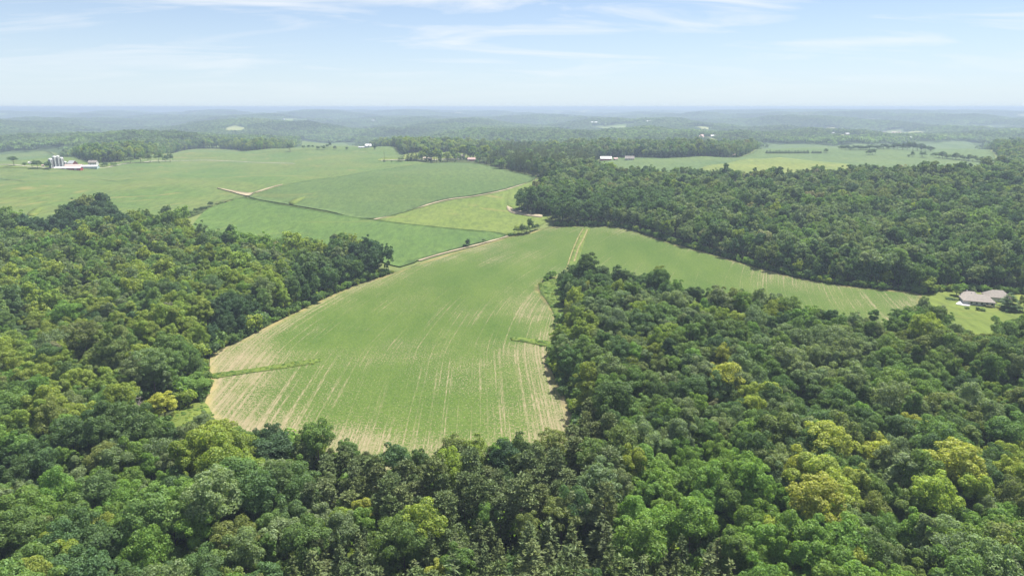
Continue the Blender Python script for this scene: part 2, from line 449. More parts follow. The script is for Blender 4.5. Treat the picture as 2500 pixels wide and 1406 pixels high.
# --- crop materials
def soy_material():
    t = NT('soybean_rows'); rows = t.attr('rows').outputs['Vector']; edge = t.attr('edge').outputs['Fac']; p = t.pos()
    # streaks of bare ground and straw along the rows, breaking up into specks; along the headland they follow the edge
    uv = t.mapped(rows, (1, 1, 1))
    wob = t.noise(p, 0.02, 2)
    long_ = t.noise(t.mapped(rows, (0.85, 0.009, 1)), 1.0, 3, 0.55)
    fine = t.noise(t.mapped(rows, (1.9, 0.22, 1)), 1.0, 3, 0.65)
    speck = t.noise(t.mapped(rows, (1.6, 0.75, 1)), 1.0, 3, 0.7)
    big = t.noise(p, 0.012, 3, 0.55)
    xyz = t.node('ShaderNodeSeparateXYZ', {0: p})
    near = t.ramp(xyz.outputs[1], 430, 230)                      # the near slope is the thin one
    head = t.ramp(t.math('ADD', edge, t.math('MULTIPLY', t.noise(p, 0.035, 4), 60)), 64, 22)
    dens = t.math('ADD', t.ramp(big, 0.40, 0.66, -0.055, 0.06), t.math('MULTIPLY', near, 0.07))
    dens = t.math('ADD', dens, t.math('MULTIPLY', head, 0.085))
    worn = t.math('MULTIPLY', t.attr('worn').outputs['Fac'], t.ramp(t.noise(p, 0.06, 4, 0.6), 0.3, 0.6))
    dens = t.math('ADD', dens, t.math('MULTIPLY', worn, 0.055))
    ls = t.ramp(t.math('ADD', long_, dens), 0.585, 0.70)
    fs = t.ramp(t.math('ADD', fine, t.math('MULTIPLY', dens, 1.0)), 0.50, 0.66)
    ss = t.ramp(t.math('ADD', speck, dens), 0.585, 0.70)
    m1 = t.math('MULTIPLY', ls, t.math('ADD', t.math('MULTIPLY', fs, 0.75), 0.18))
    m = t.math('MAXIMUM', m1, t.math('MULTIPLY', ss, 0.75), True)
    g1 = t.mix(t.ramp(t.noise(t.mapped(p, (1, 0.45, 1)), 0.035, 5, 0.6), 0.35, 0.65), (0.062, 0.110, 0.019), (0.086, 0.132, 0.026))
    g2 = t.mix(t.ramp(t.noise(p, 0.9, 4, 0.7), 0.36, 0.66), (0.72, 0.76, 0.76), (1.18, 1.14, 1.1))
    green = t.mix(1.0, g1, g2, 'MULTIPLY')
    straw = t.mix(t.noise(p, 0.5, 3), (0.185, 0.150, 0.085), (0.315, 0.265, 0.172))
    c = t.mix(m, green, straw)
    ec = t.mix(t.noise(p, 0.3, 3), (0.192, 0.192, 0.056), (0.336, 0.248, 0.128))
    c = t.mix(t.math('MULTIPLY', t.ramp(edge, 4.0, 0.5), t.ramp(t.noise(p, 0.08, 3), 0.35, 0.6)), c, ec)
    h = t.noise(p, 1.1, 3, 0.7)
    return t.bsdf(c, 0.9, 0.1, 0, h, 0.5, 0.35)
def crop_material(name, a, b, patch, bump=0.6, amt=0.35, rot=0.4):
    t = NT(name); p = t.pos(); edge = t.attr('edge').outputs['Fac']
    c = t.mix(t.ramp(t.noise(p, 0.010, 5, 0.6), 0.36, 0.64), a, b)
    fine = t.noise(t.mapped(p, (0.22, 0.05, 1), rot), 1.0, 5, 0.7)
    c = t.mix(1.0, c, t.mix(t.ramp(fine, 0.36, 0.64), (0.74, 0.76, 0.8), (1.16, 1.14, 1.08)), 'MULTIPLY')
    pn = t.noise(t.mapped(p, (0.006, 0.016, 1), rot + 0.5), 1.0, 5, 0.6, 0.4)
    c = t.mix(t.math('MULTIPLY', t.ramp(pn, 0.60, 0.72), amt), c, patch)
    h = t.noise(p, 0.45, 4, 0.75)
    return t.bsdf(c, 0.9, 0.1, 0, h, bump, 0.9)
WORN = [poly(q) for q in ([(1300,688),(1250,700),(1228,720),(1232,740)], [(1290,700),(1280,730),(1310,780),(1335,830)], [(1330,870),(1345,930),(1380,1000),(1390,1040)], [(1200,835),(1330,855)],
    [(545,862),(620,872),(690,872)], [(525,965),(560,935),(640,932)], [(530,1015),(640,1040),(760,1066),(900,1078)], [(900,1080),(1100,1088),(1300,1078),(1395,1055)], [(560,845),(700,780),(870,702)], [(980,668),(1130,615)])]
def worn_at(x, y):
    w = np.zeros_like(x)
    for L in WORN: w = np.maximum(w, np.exp(-(edge_dist(L, x, y, False) / 10.0) ** 2))
    return w
M_SOY = soy_material()
M_CORN = crop_material('corn', (0.067, 0.124, 0.032), (0.087, 0.142, 0.035), (0.188, 0.188, 0.055), 0.8, 0.30)
M_CORN2 = crop_material('corn_blue_green', (0.071, 0.117, 0.037), (0.087, 0.130, 0.041), (0.147, 0.154, 0.049), 0.8, 0.45, 0.9)
M_HAY = crop_material('hay', (0.100, 0.147, 0.031), (0.127, 0.167, 0.041), (0.228, 0.180, 0.072), 0.4, 0.6, 0.2)
M_LEFTF = crop_material('mixed_crop', (0.080, 0.134, 0.038), (0.117, 0.151, 0.047), (0.194, 0.174, 0.066), 0.6, 0.9, 1.3)
M_RIGHTF = crop_material('right_crop', (0.077, 0.124, 0.044), (0.097, 0.140, 0.047), (0.161, 0.180, 0.055), 0.6, 0.4, 1.5)
M_YELLOWF = crop_material('ripening_crop', (0.122, 0.164, 0.041), (0.155, 0.180, 0.046), (0.201, 0.184, 0.062), 0.4, 0.5, 1.5)
M_GRASS = crop_material('meadow_grass', (0.087, 0.138, 0.028), (0.121, 0.157, 0.033), (0.201, 0.188, 0.049), 0.5, 0.5)
M_LAWN = crop_material('mown_lawn', (0.111, 0.151, 0.031), (0.147, 0.171, 0.038), (0.241, 0.214, 0.060), 0.2, 0.6)
M_DIRT = plain('dry_dirt', (0.33, 0.28, 0.19), 0.95, 0.05, 0, 0.3, 0.05)
M_TRACK = plain('grassy_track', (0.21, 0.185, 0.085), 0.95, 0.05, 0, 0.35, 0.2)
M_GRAVEL = plain('pale_gravel', (0.38, 0.35, 0.29), 0.95, 0.05, 0, 0.2, 0.05)

drape('soybean_field', MAIN, M_SOY, 0.35, 5.5, 'large light green crop field with straw streaks between the woods', 0.6, True)
drape('corn_field', W_POLY['corn_near'], M_CORN, 0.9, 9, 'bright green corn field beyond the left wood', 1.0)
drape('hay_field', W_POLY['hay'], M_HAY, 0.5, 10, 'pale yellow-green field between the dirt track and the right wood', 0.8)
drape('hay_field', W_POLY['gap'], M_HAY, 0.45, 8, 'small pale field corner behind the tip of the right wood', 0.6)
drape('corn_field', W_POLY['corn_far'], M_CORN2, 0.95, 11, 'blue-green corn field below the farmsteads, bounded by a dirt track', 1.05)
drape('crop_field', W_POLY['left'], M_LEFTF, 0.6, 15, 'wide rolling crop field with yellowish patches in front of the silos', 0.9)
drape('crop_field', W_POLY['right'], M_RIGHTF, 0.6, 16, 'green crop field beyond the right wood, beside the red barn', 0.9)
drape('ripening_field', W_POLY['yellow'], M_YELLOWF, 1.4, 14, 'yellowish strip of ripening crop in the far right field', 1.2)
drape('lawn', W_POLY['lawn'], M_LAWN, 0.25, 6, 'sunlit yellow-green lawn around the grey-roofed house', 0.5)
drape('meadow', W_POLY['g_right'], M_GRASS, 0.55, 4, 'bright green grass in the bay of the right wood', 0.8)
drape('meadow', W_POLY['g_left'], M_GRASS, 0.55, 4, 'bright green grass at the lower left corner of the field', 0.8)
drape('farmyard', W_POLY['yard'], M_HAY, 0.95, 10, 'rough grass farmyard around the silos', 0.9)
drape('lawn', W_POLY['lawn_mid'], M_LAWN, 0.95, 10, 'yellow-green lawn around the farmsteads beyond the corn', 0.9)
G_STRIPS = [([(518,915),(600,904),(700,889),(770,878),(790,880),(770,889),(700,900),(600,914),(518,926)], 'weedy green strip running in from the left edge of the field'),
            ([(1246,825),(1300,829),(1348,838),(1348,850),(1290,839),(1248,832)], 'weedy green strip running in from the right edge of the field'),
            ([(1386,650),(1402,604),(1421,562),(1440,560),(1428,590),(1412,636),(1402,652)], 'grassy strip climbing to the top of the field')]
STRIPS = []
for g, lab in G_STRIPS:
    P = smooth_poly(poly(g), 3.0); STRIPS.append(P)
    drape('grass_strip', P, M_GRASS, 0.62, 3.0, lab, 0.5)
ribbon('track', [(1384,655),(1396,618),(1412,580),(1424,560)], 0.9, M_TRACK, 0.68, 'left reddish wheel track on the grassy strip up the field')
ribbon('track', [(1402,640),(1412,608),(1424,585),(1434,562)], 1.2, M_TRACK, 0.68, 'right reddish wheel track on the grassy strip up the field')
ribbon('dirt_track', [(915,537),(960,526),(1000,514),(1070,494),(1110,486),(1160,480),(1236,464),(1312,437)], 3.2, M_DIRT, 0.75, 'pale dirt track along the lower edge of the blue-green corn')
ribbon('dirt_track', [(1022,638),(1090,618),(1150,603),(1240,578)], 2.2, M_DIRT, 0.75, 'thin brown fence line track between the streaked field and the corn')
ribbon('dirt_track', [(-80,404),(0,404),(60,407),(130,413)], 3.5, M_GRAVEL, 1.2, 'pale lane leading to the silos from the frame edge')
ribbon('dirt_track', [(235,412),(262,410),(300,402),(345,398),(420,394),(520,393),(620,398),(720,401)], 4.0, M_GRAVEL, 1.0, 'pale lane curving away from the silos past the tree row')
ribbon('dirt_track', [(640,371),(720,368),(800,367),(900,366)], 4.0, M_HAY, 1.0, 'light grass lane on the far rim of the wide crop field')
ribbon('dirt_track', [(930,394),(1000,393),(1080,391),(1130,390)], 5.0, M_GRAVEL, 1.35, 'pale drive in front of the farmstead hedges')
M_TERRACE = crop_material('terrace_grass', (0.07, 0.115, 0.05), (0.09, 0.14, 0.055), (0.2, 0.2, 0.08), 0.6, 0.3)
for pp, lab in [([(0,437),(25,441),(62,445),(95,443)], 'dark terrace line low in the wide crop field at the left frame edge'), ([(180,440),(215,444)], 'short dark terrace line left of the middle of the wide field'),
        ([(245,441),(290,445),(320,440),(375,439),(440,438)], 'curving dark terrace line in the middle of the wide field'), ([(690,410),(770,404),(842,398)], 'dark terrace line below the rim of the wide field'),
        ([(850,374),(900,376),(960,378)], 'thin dark terrace line near the farmstead pole')]:
    ribbon('terrace', pp, 1.6, M_TERRACE, 1.0, lab)
for k, (pp, lab) in enumerate([([(530,462),(560,470),(606,481),(626,471),(690,453),(640,468),(610,474),(570,468)], 'dry bare patch where the corn fields meet'),
        ([(66,526),(84,512),(104,508),(96,520),(84,530)], 'tan bare patch on the slope behind the left wood'),
        ([(1238,505),(1262,515),(1325,528),(1322,533),(1250,522)], 'bare brown ground in the shade of the right wood'),
        ([(705,498),(718,490),(745,484),(735,492),(716,502)], 'small yellowed patch in the blue-green corn')]):
    drape('bare_patch', smooth_poly(poly(pp), 5), M_DIRT if k in (0, 2) else M_HAY, 1.75 if k in (0, 3) else 1.1, 8, lab, 0.9)

# ------------------------------------------------------------------ tree shapes
def rand_dirs(r, n):
    v = r.normal(size=(n, 3)); return v / np.linalg.norm(v, axis=1)[:, None]
def leaf_quads(r, P, N, size, aspect=0.75, spread=0.7):
    n = len(P)
    N = N + spread * rand_dirs(r, n); N /= np.linalg.norm(N, axis=1)[:, None]
    T = np.cross(N, rand_dirs(r, n)); T /= np.linalg.norm(T, axis=1)[:, None] + 1e-9
    B = np.cross(N, T)
    s = (size * r.uniform(0.6, 1.35, n))[:, None]
    a, b = T * s * 0.5, B * s * 0.5 * aspect
    bend = N * s * r.uniform(-0.12, 0.12, n)[:, None]
    return np.stack([P + a + bend, P + b - bend, P - a + bend, P - b - bend], 1).reshape(-1, 3)
def broadleaf_crown(seed, Rc, z0, z1, nlobe, nleaf, size, lump=0.30, top=1.0, low=0.25):
    r = np.random.default_rng(seed)
    cz, hz = (z0 + z1) / 2, (z1 - z0) / 2
    lobes = []
    for i in range(nlobe):
        d = rand_dirs(r, 1)[0]
        if d[2] < -low and r.random() < 0.75: d[2] = -d[2]
        k = r.uniform(0.55, 0.80) if i > nlobe * 0.2 else r.uniform(0.0, 0.5)
        rr = Rc * lump * r.uniform(0.65, 1.2)
        if i % 6 == 5: k = r.uniform(0.82, 1.02); rr *= 0.75
        shape = 1.0 - 0.25 * max(0, d[2]) * (1 - top)
        lobes.append((d[0] * Rc * k * shape, d[1] * Rc * k * shape, cz + d[2] * hz * k * r.uniform(0.9, 1.12), rr))
    L = np.array(lobes)
    # uneven outline: a few lobes reach out
    w = L[:, 3] ** 2; w /= w.sum()
    which = r.choice(nlobe, int(nleaf * 2.2), p=w)
    D = rand_dirs(r, len(which)); D[:, 2] = np.where(D[:, 2] < -0.35, -D[:, 2] * 0.6, D[:, 2]); D /= np.linalg.norm(D, axis=1)[:, None]
    P = L[which, :3] + D * (L[which, 3] * r.uniform(0.72, 1.12, len(which)))[:, None]
    dist = np.linalg.norm(P[:, None, :] - L[None, :, :3], axis=2) / L[None, :, 3]
    dist[np.arange(len(which)), which] = 9
    keep = dist.min(1) > 0.72
    P, D = P[keep][:nleaf], D[keep][:nleaf]
    V = leaf_quads(r, P, D, size)
    return V, len(P)
def spruce_crown(seed, Rc, z0, z1, ntier, size, per=9, npb=26):
    r = np.random.default_rng(seed); Ps = []; Ns = []; Ts = []
    for k in range(ntier):
        f = k / (ntier - 1); z = z0 + (z1 - z0) * f
        rad = Rc * (1 - f) ** 0.66 + 0.25
        nb = max(4, int(per * (0.5 + 0.6 * (1 - f))))
        for b in range(nb):
            a = r.uniform(0, 6.283); ln = rad * r.uniform(0.7, 1.12)
            m = max(4, int(npb * ln / Rc))
            tt = np.sqrt(r.uniform(0.05, 1, m)) * ln
            droop = -0.10 * tt + 0.045 * tt ** 2 * (0.6 if f < 0.7 else -0.5)
            side = r.normal(0, 0.16 * ln * (1.15 - tt / ln * 0.6), m)
            ca, sa = math.cos(a), math.sin(a)
            P = np.column_stack([ca * tt - sa * side, sa * tt + ca * side, z + droop - np.abs(side) * 0.25 + r.normal(0, 0.08, m)])
            Ps.append(P); Ts.append(np.column_stack([np.full(m, ca), np.full(m, sa), r.uniform(-0.3, 0.25, m)]) + 0.45 * rand_dirs(r, m))
    P = np.vstack(Ps); T = np.vstack(Ts); T /= np.linalg.norm(T, axis=1)[:, None]
    n = len(P); N = np.cross(T, rand_dirs(r, n)); N[:, 2] = np.abs(N[:, 2]) + 0.3; N /= np.linalg.norm(N, axis=1)[:, None]
    B = np.cross(N, T); B /= np.linalg.norm(B, axis=1)[:, None]
    s = (size * r.uniform(0.6, 1.3, n))[:, None]
    V = np.stack([P - T * s * 0.5, P + B * s * 0.17, P + T * s * 0.6, P - B * s * 0.17], 1).reshape(-1, 3)
    return V, n
def pine_crown(seed, Rc, z0, z1, nt, per, size):
    """red pine: tufts of needles at the ends of upswept branches, rounded top, open below"""
    r = np.random.default_rng(seed); Ps = []; Ts = []
    for k in range(nt):
        f = r.uniform(0, 1) ** 0.8; z = z0 + (z1 - z0) * f
        rad = Rc * (0.55 + 0.75 * f) * math.sqrt(max(0.03, 1 - f ** 2.2)) if f > 0.25 else Rc * (0.45 + f)
        a = r.uniform(0, 6.283); d = rad * math.sqrt(r.uniform(0.12, 1))
        c = np.array([math.cos(a) * d, math.sin(a) * d, z + 0.15 * d])
        D = rand_dirs(r, per); D[:, 2] = np.abs(D[:, 2]) * 0.8 - 0.1
        rr = r.uniform(0.55, 1.0)
        Ps.append(c + D * rr * r.uniform(0.2, 1, per)[:, None] * np.array([1, 1, 0.75])); Ts.append(D + 0.4 * rand_dirs(r, per))
    P = np.vstack(Ps); T = np.vstack(Ts); T /= np.linalg.norm(T, axis=1)[:, None]
    n = len(P); B = np.cross(T, rand_dirs(r, n)); B /= np.linalg.norm(B, axis=1)[:, None]
    s = (size * r.uniform(0.6, 1.3, n))[:, None]
    V = np.stack([P - T * s * 0.45, P + B * s * 0.2, P + T * s * 0.55, P - B * s * 0.2], 1).reshape(-1, 3)
    return V, n
def tube(p0, p1, r0, r1, n=6):
    p0, p1 = np.array(p0, float), np.array(p1, float); d = p1 - p0; d /= np.linalg.norm(d)
    a = np.cross(d, (0.3, 0.9, 0.1)); a /= np.linalg.norm(a); b = np.cross(d, a)
    V = []
    for p, rr in ((p0, r0), (p1, r1)):
        for k in range(n):
            t_ = 2 * math.pi * k / n; V.append(p + rr * (math.cos(t_) * a + math.sin(t_) * b))
    return V, [(k, (k + 1) % n, n + (k + 1) % n, n + k) for k in range(n)]
def merge(parts):
    V, F = [], []
    for v, f in parts:
        o = len(V); V += list(v); F += [tuple(i + o for i in q) for q in f]
    return V, F
def trunk_parts(seed, h0, h1, rad, limbs, spread):
    r = np.random.default_rng(seed); parts = []
    lean = r.normal(0, 0.25, 2)
    mid = np.array([lean[0], lean[1], h0])
    parts.append(tube((0, 0, -0.6), mid, rad, rad * 0.72, 8))
    parts.append(tube(mid, (lean[0] * 1.3, lean[1] * 1.3, h1), rad * 0.72, rad * 0.15, 6))
    for k in range(limbs):
        f = r.uniform(0.0, 0.75); z = h0 + (h1 - h0) * f * 0.8; a = r.uniform(0, 6.283)
        L = spread * r.uniform(0.6, 0.95) * (1 - 0.35 * f)
        q = (math.cos(a) * L, math.sin(a) * L, z + L * r.uniform(0.35, 0.8))
        parts.append(tube((lean[0], lean[1], z), q, rad * 0.38 * (1 - 0.4 * f), rad * 0.07, 5))
    return merge(parts)
def tree_meshes(key, V, n, trunk, mat):
    crown = quad_mesh(key + '_crown', V, n, [mat])
    tv, tf = trunk
    tm = bpy.data.meshes.new(key + '_trunk'); tm.from_pydata([tuple(v) for v in tv], [], tf); tm.materials.append(M_BARK)
    return crown, tm
BROAD, PINE, SPRUCE, BUSH = [], [], [], []
SPECS = [  # crown radius, base, top, lobes, lump, top fullness
    (5.2, 6.0, 20.0, 34, 0.30, 1.0), (4.6, 7.0, 22.0, 30, 0.30, 0.6), (6.2, 5.5, 19.0, 44, 0.27, 1.0), (4.9, 6.5, 20.5, 26, 0.34, 0.9),
    (5.6, 7.0, 21.5, 40, 0.27, 0.8), (4.2, 5.0, 19.5, 28, 0.31, 0.5), (5.4, 6.0, 20.0, 22, 0.36, 1.0), (5.0, 4.5, 20.0, 48, 0.25, 0.7),
    (3.3, 5.0, 21.5, 26, 0.34, 0.4), (7.2, 6.0, 19.0, 60, 0.23, 1.0), (5.8, 8.0, 23.0, 50, 0.24, 0.7), (3.8, 6.0, 17.5, 24, 0.33, 0.8),
    (5.0, 0.8, 18.5, 46, 0.27, 0.8), (5.4, 1.0, 19.5, 52, 0.26, 0.9)]   # the last two: edge trees leafed to the ground
NS = len(SPECS)
for i, (rc, a, b, nl, lp, tp) in enumerate(SPECS):
    V, n = broadleaf_crown(100 + i, rc, a, b, nl, 7600, 0.44, lp, tp)
    BROAD.append(tree_meshes('broadleaf', V, n, trunk_parts(i, max(2.0, a * 0.9), b * 0.82, 0.30, 9, rc * 0.8), M_LEAF))
for i in range(4):
    V, n = pine_crown(200 + i, 3.5, 7.0 + i * 0.6, 18.5 + i * 0.5, 120, 26, 0.8)
    PINE.append(tree_meshes('pine', V, n, trunk_parts(40 + i, 9, 17.8, 0.24, 14, 2.4), M_NEEDLE))
for i in range(4):
    V, n = spruce_crown(300 + i, 3.9 + 0.2 * i, 2.0, 18.5 + i * 0.6, 24, 0.9, 10, 34)
    SPRUCE.append(tree_meshes('spruce', V, n, trunk_parts(60 + i, 6, 17.8, 0.26, 0, 1), M_NEEDLE))
for i in range(3):
    V, n = broadleaf_crown(400 + i, 2.2, 0.1, 3.6, 16, 900, 0.45, 0.36, 1.0, 0.9)
    BUSH.append(tree_meshes('bush', V, n, trunk_parts(80 + i, 0.5, 2.6, 0.07, 5, 1.4), M_LEAF))

# collections of one-piece trees for the masses (linked to no scene: only sources)
def src_collection(name, meshes):
    c = bpy.data.collections.new(name)
    for i, me in enumerate(meshes):
        o = bpy.data.objects.new('%s_%03d' % (name, i), me); c.objects.link(o)
    return c
def joined(key, V, n, trunk, mat):
    tv, tf = trunk; tv = np.array(tv); q = []
    for f in tf: q.append(tv[list(f)])
    q = np.array(q).reshape(-1, 3); nq = len(q) // 4
    return quad_mesh(key, np.vstack([V, q]), n + nq, [mat, M_BARK], [0] * n + [1] * nq)
LOD0, LOD1, LOD2 = [], [], []
for i, (rc, a, b, nl, lp, tp) in enumerate(SPECS):
    V, n = broadleaf_crown(100 + i, rc, a, b, nl, 7600, 0.44, lp, tp)
    LOD0.append(joined('l0', V, n, trunk_parts(i, max(2.0, a * 0.9), b * 0.82, 0.30, 9, rc * 0.8), M_LEAF))
    V, n = broadleaf_crown(120 + i, rc, a, b, int(nl * 0.8), 1700, 0.85, lp * 1.08, tp)
    LOD1.append(joined('l1', V, n, trunk_parts(i, max(2.0, a * 0.9), b * 0.82, 0.30, 4, rc * 0.8), M_LEAF))
    V, n = broadleaf_crown(140 + i, rc, a, b, int(nl * 0.55), 360, 1.8, lp * 1.25, tp)
    LOD2.append(joined('l2', V, n, trunk_parts(i, max(2.0, a * 0.9), b * 0.75, 0.30, 0, rc), M_LEAF))
CONIF = []
for i in range(3):
    V, n = pine_crown(220 + i, 3.1, 8.0, 20.5, 60, 20, 1.0)
    CONIF.append(joined('p1', V, n, trunk_parts(40 + i, 9, 19.8, 0.24, 4, 2.4), M_NEEDLE))
for i in range(2):
    V, n = spruce_crown(320 + i, 3.5, 2.0, 20.5, 16, 1.6, 7, 14)
    CONIF.append(joined('s1', V, n, trunk_parts(60 + i, 6, 19.5, 0.26, 0, 1), M_NEEDLE))
BUSHJ = []
for i in range(3):
    V, n = broadleaf_crown(400 + i, 2.2, 0.1, 3.6, 16, 700, 0.5, 0.36, 1.0, 0.9)
    BUSHJ.append(joined('b0', V, n, trunk_parts(80 + i, 0.5, 2.6, 0.07, 0, 1.4), M_LEAF))
PATCH = []
for i in range(4):                      # about an acre of closed canopy seen from kilometres away
    r = np.random.default_rng(500 + i); Vs = []; var = []
    for _ in range(62):
        x, y = r.uniform(-34, 34, 2); rc = r.uniform(4.2, 7.0); top = r.uniform(13, 20)
        V, n = broadleaf_crown(int(r.integers(1e6)), rc, top - rc * 1.7, top, 8, 44, 3.4, 0.5, 1.0)
        Vs.append(V + np.array([x, y, 0])); var += [r.uniform(0.5, 1.5)] * n
    V = np.vstack(Vs); PATCH.append(quad_mesh('patch', V, len(V) // 4, [M_LEAF], None, var))

# ------------------------------------------------------------------ where the trees stand
GREENS = {'mid': (0.156, 0.250, 0.069), 'dark': (0.113, 0.190, 0.069), 'deep': (0.076, 0.138, 0.062), 'grey': (0.198, 0.268, 0.121),
          'yellowgreen': (0.246, 0.325, 0.063), 'bright': (0.177, 0.298, 0.063), 'yellow': (0.339, 0.390, 0.082), 'lime': (0.288, 0.365, 0.069),
          'olive': (0.190, 0.245, 0.078), 'tan': (0.277, 0.280, 0.162), 'pine': (0.153, 0.198, 0.082), 'spruce': (0.136, 0.180, 0.067), 'gold': (0.427, 0.450, 0.076)}
WORD = {'mid': 'mid green', 'dark': 'dark green', 'deep': 'very dark green', 'grey': 'grey-green', 'yellowgreen': 'yellow-green',
        'bright': 'fresh bright green', 'yellow': 'yellow', 'lime': 'lime green', 'olive': 'olive green', 'tan': 'brownish tan',
        'gold': 'bright yellow', 'pine': 'dull olive', 'spruce': 'olive green'}
def choose(r, table):
    k = list(table); w = np.array([table[q] for q in k], float); return k[r.choice(len(k), p=w / w.sum())]
def palette(px, py):
    """which greens grow where, from the wood each tree stands in"""
    if py > 1010 and px > 1520 and px < 2130 and py > 1010 + (2130 - px) * 0.12 and (px - 1500) < (py - 900) * 1.6: return {'bright': 8, 'mid': 1, 'lime': 0.5}
    if px > 1900 and 1040 < py < 1220: return {'yellow': 1.0, 'grey': 3, 'mid': 3, 'olive': 1.2, 'lime': 0.5, 'dark': 1}
    if px > 1330 and py > 640: return {'grey': 4, 'mid': 4, 'dark': 2.2, 'bright': 1.2, 'yellowgreen': 0.7, 'yellow': 0.12, 'tan': 0.12, 'olive': 1, 'deep': 0.5}
    if px > 1230: return {'grey': 4, 'mid': 2.5, 'dark': 3, 'deep': 1, 'olive': 1, 'yellowgreen': 0.25, 'tan': 0.15}
    if py < 960: return {'yellowgreen': 3.6, 'mid': 3, 'lime': 0.8, 'grey': 1.8, 'dark': 1.6, 'olive': 1.4, 'bright': 1.2, 'tan': 0.08}
    return {'mid': 3.4, 'yellowgreen': 1.6, 'bright': 1.8, 'grey': 2.2, 'dark': 2.0, 'olive': 1.3, 'lime': 0.5, 'yellow': 0.1, 'tan': 0.05}
def conifer_kind(px, py):
    """pine stand in front of the field, spruces below it (px, py of the treetop)"""
    if 735 < px < 1500 and 1085 < py < 1225 - abs(px - 1120) * 0.06: return 'pine'
    if 1390 < px < 1500 and 960 < py <= 1085: return 'pine'
    if py > 1290 and 690 + (1406 - py) * 0.6 < px < 1120: return 'spruce'
    if py > 1235 and 1120 <= px < 1560: return 'spruce'
    if py > 1290 and 1560 <= px < 1820: return 'spruce'
    return None
def pine_patch(px, py, x, y):
    """the dark conifer plantations by the far farmsteads (ground position in photo pixels)"""
    return (1195 < px < 1470 and 386 < py < 428) or (1160 < px < 1300 and 372 < py < 388)
SP = 6.4
pts = []
gx, gy = np.meshgrid(np.arange(-1950, 1950, SP), np.arange(96, 2500, SP * 0.9))
gx = gx + (np.arange(gx.shape[0]) % 2)[:, None] * SP / 2
gx = (gx + rng.uniform(-0.36, 0.36, gx.shape) * SP).ravel(); gy = (gy + rng.uniform(-0.36, 0.36, gy.shape) * SP).ravel()
d = np.hypot(gx, gy); az = np.arctan2(gx, gy)
keep = (np.abs(gx) < gy * 0.80 + 45) & (d < 2480)
gx, gy, d, az = gx[keep], gy[keep], d[keep], az[keep]
ds = np.interp(az, AZ_T, AZ_D)
gz = H(gx, gy)
bx, by, bd = project(gx, gy, gz)
keep = (d < ds + 620) & ~open_land(gx, gy) & ~far_open(gx, gy)
for nm, marg in (('main', 3.2), ('corn_near', 4.0), ('hay', 4.0), ('corn_far', 4.5), ('left', 4.5), ('right', 4.5), ('lawn', 4.0)):
    P = W_POLY[nm]
    k = (gx > P[:, 0].min() - 10) & (gx < P[:, 0].max() + 10) & (gy > P[:, 1].min() - 10) & (gy < P[:, 1].max() + 10)
    idx = np.where(k & keep)[0]
    keep[idx[edge_dist(P, gx[idx], gy[idx]) < marg]] = False
for a_, b_, r_m in [(1153,393,24),(1153,398,20),(1044,390,22),(1126,386,16),(1188,372,20),(899,355,28),(883,357,18),(897,347,18),(1479,392,18),(1503,391,10),(1537,391,16),(1777,376,10),(1789,381,12),(1815,374,10),
                     (1938,347,26),(402,1024,8),(395,1062,11),(425,1085,10),(472,968,8),(475,1000,9),(500,1078,8),(510,1110,9),(555,1085,9),(590,1100,8),(672,1168,8),(672,1215,8),(1000,392,26),(1092,395,26),(1070,392,30),(1188,402,20),(1222,414,16),(1126,391,18),(1145,396,20)]:
    q_ = ground_at(a_, b_)[0]; keep[np.hypot(gx - q_[0], gy - q_[1]) < r_m] = False
# strips of open ground between neighbouring fields carry no trees except where the photo shows hedges
fields = ('main', 'corn_near', 'hay', 'corn_far', 'left')
idx = np.where(keep)[0]
near2 = np.zeros(len(idx), int)
for nm in fields: near2 += edge_dist(W_POLY[nm], gx[idx], gy[idx]) < 13
keep[idx[(near2 >= 2)]] = False
gx, gy, gz, d = gx[keep], gy[keep], gz[keep], d[keep]
bx, by, bd = bx[keep], by[keep], bd[keep]
N = len(gx)
size = 0.92 * np.clip(rng.normal(1.0, 0.17, N), 0.62, 1.4) * (1 + 0.07 * waves(gx, gy, 60, 21))
size = np.clip(size, 0.66, 1.5)
size[(bx > 330) & (bx < 620) & (by > 1045) & (by < 1155)] *= 0.62
rim = np.full(N, 1e9)
for nm_ in ('main', 'corn_near', 'hay', 'corn_far', 'left', 'right', 'lawn', 'g_right'):
    rim = np.minimum(rim, edge_dist(W_POLY[nm_], gx, gy))
rim = rim < 11.0
size[rim] *= 0.92
tx, ty, td = project(gx, gy, gz + 19 * size)
kinds = []; tints = []
clus = waves(gx, gy, 45, 22)
for i in range(N):
    ck = conifer_kind(tx[i], ty[i]) if ty[i] > 900 else ('pine' if pine_patch(bx[i], by[i], gx[i], gy[i]) else None)
    if ck == 'pine' and rng.random() < 0.13: ck = None
    if ck == 'spruce' and rng.random() < 0.06: ck = None
    kinds.append(ck or 'broad')
    pal = palette(tx[i], ty[i]); cell = (int((gx[i] + 9 * math.sin(gy[i] * 0.05)) // 26), int((gy[i] + 9 * math.sin(gx[i] * 0.06)) // 30))
    key = ck or choose(np.random.default_rng(abs(hash(cell)) % 99991) if rng.random() < 0.5 else rng, pal); tints.append(key)
kinds = np.array(kinds); tints = np.array(tints)
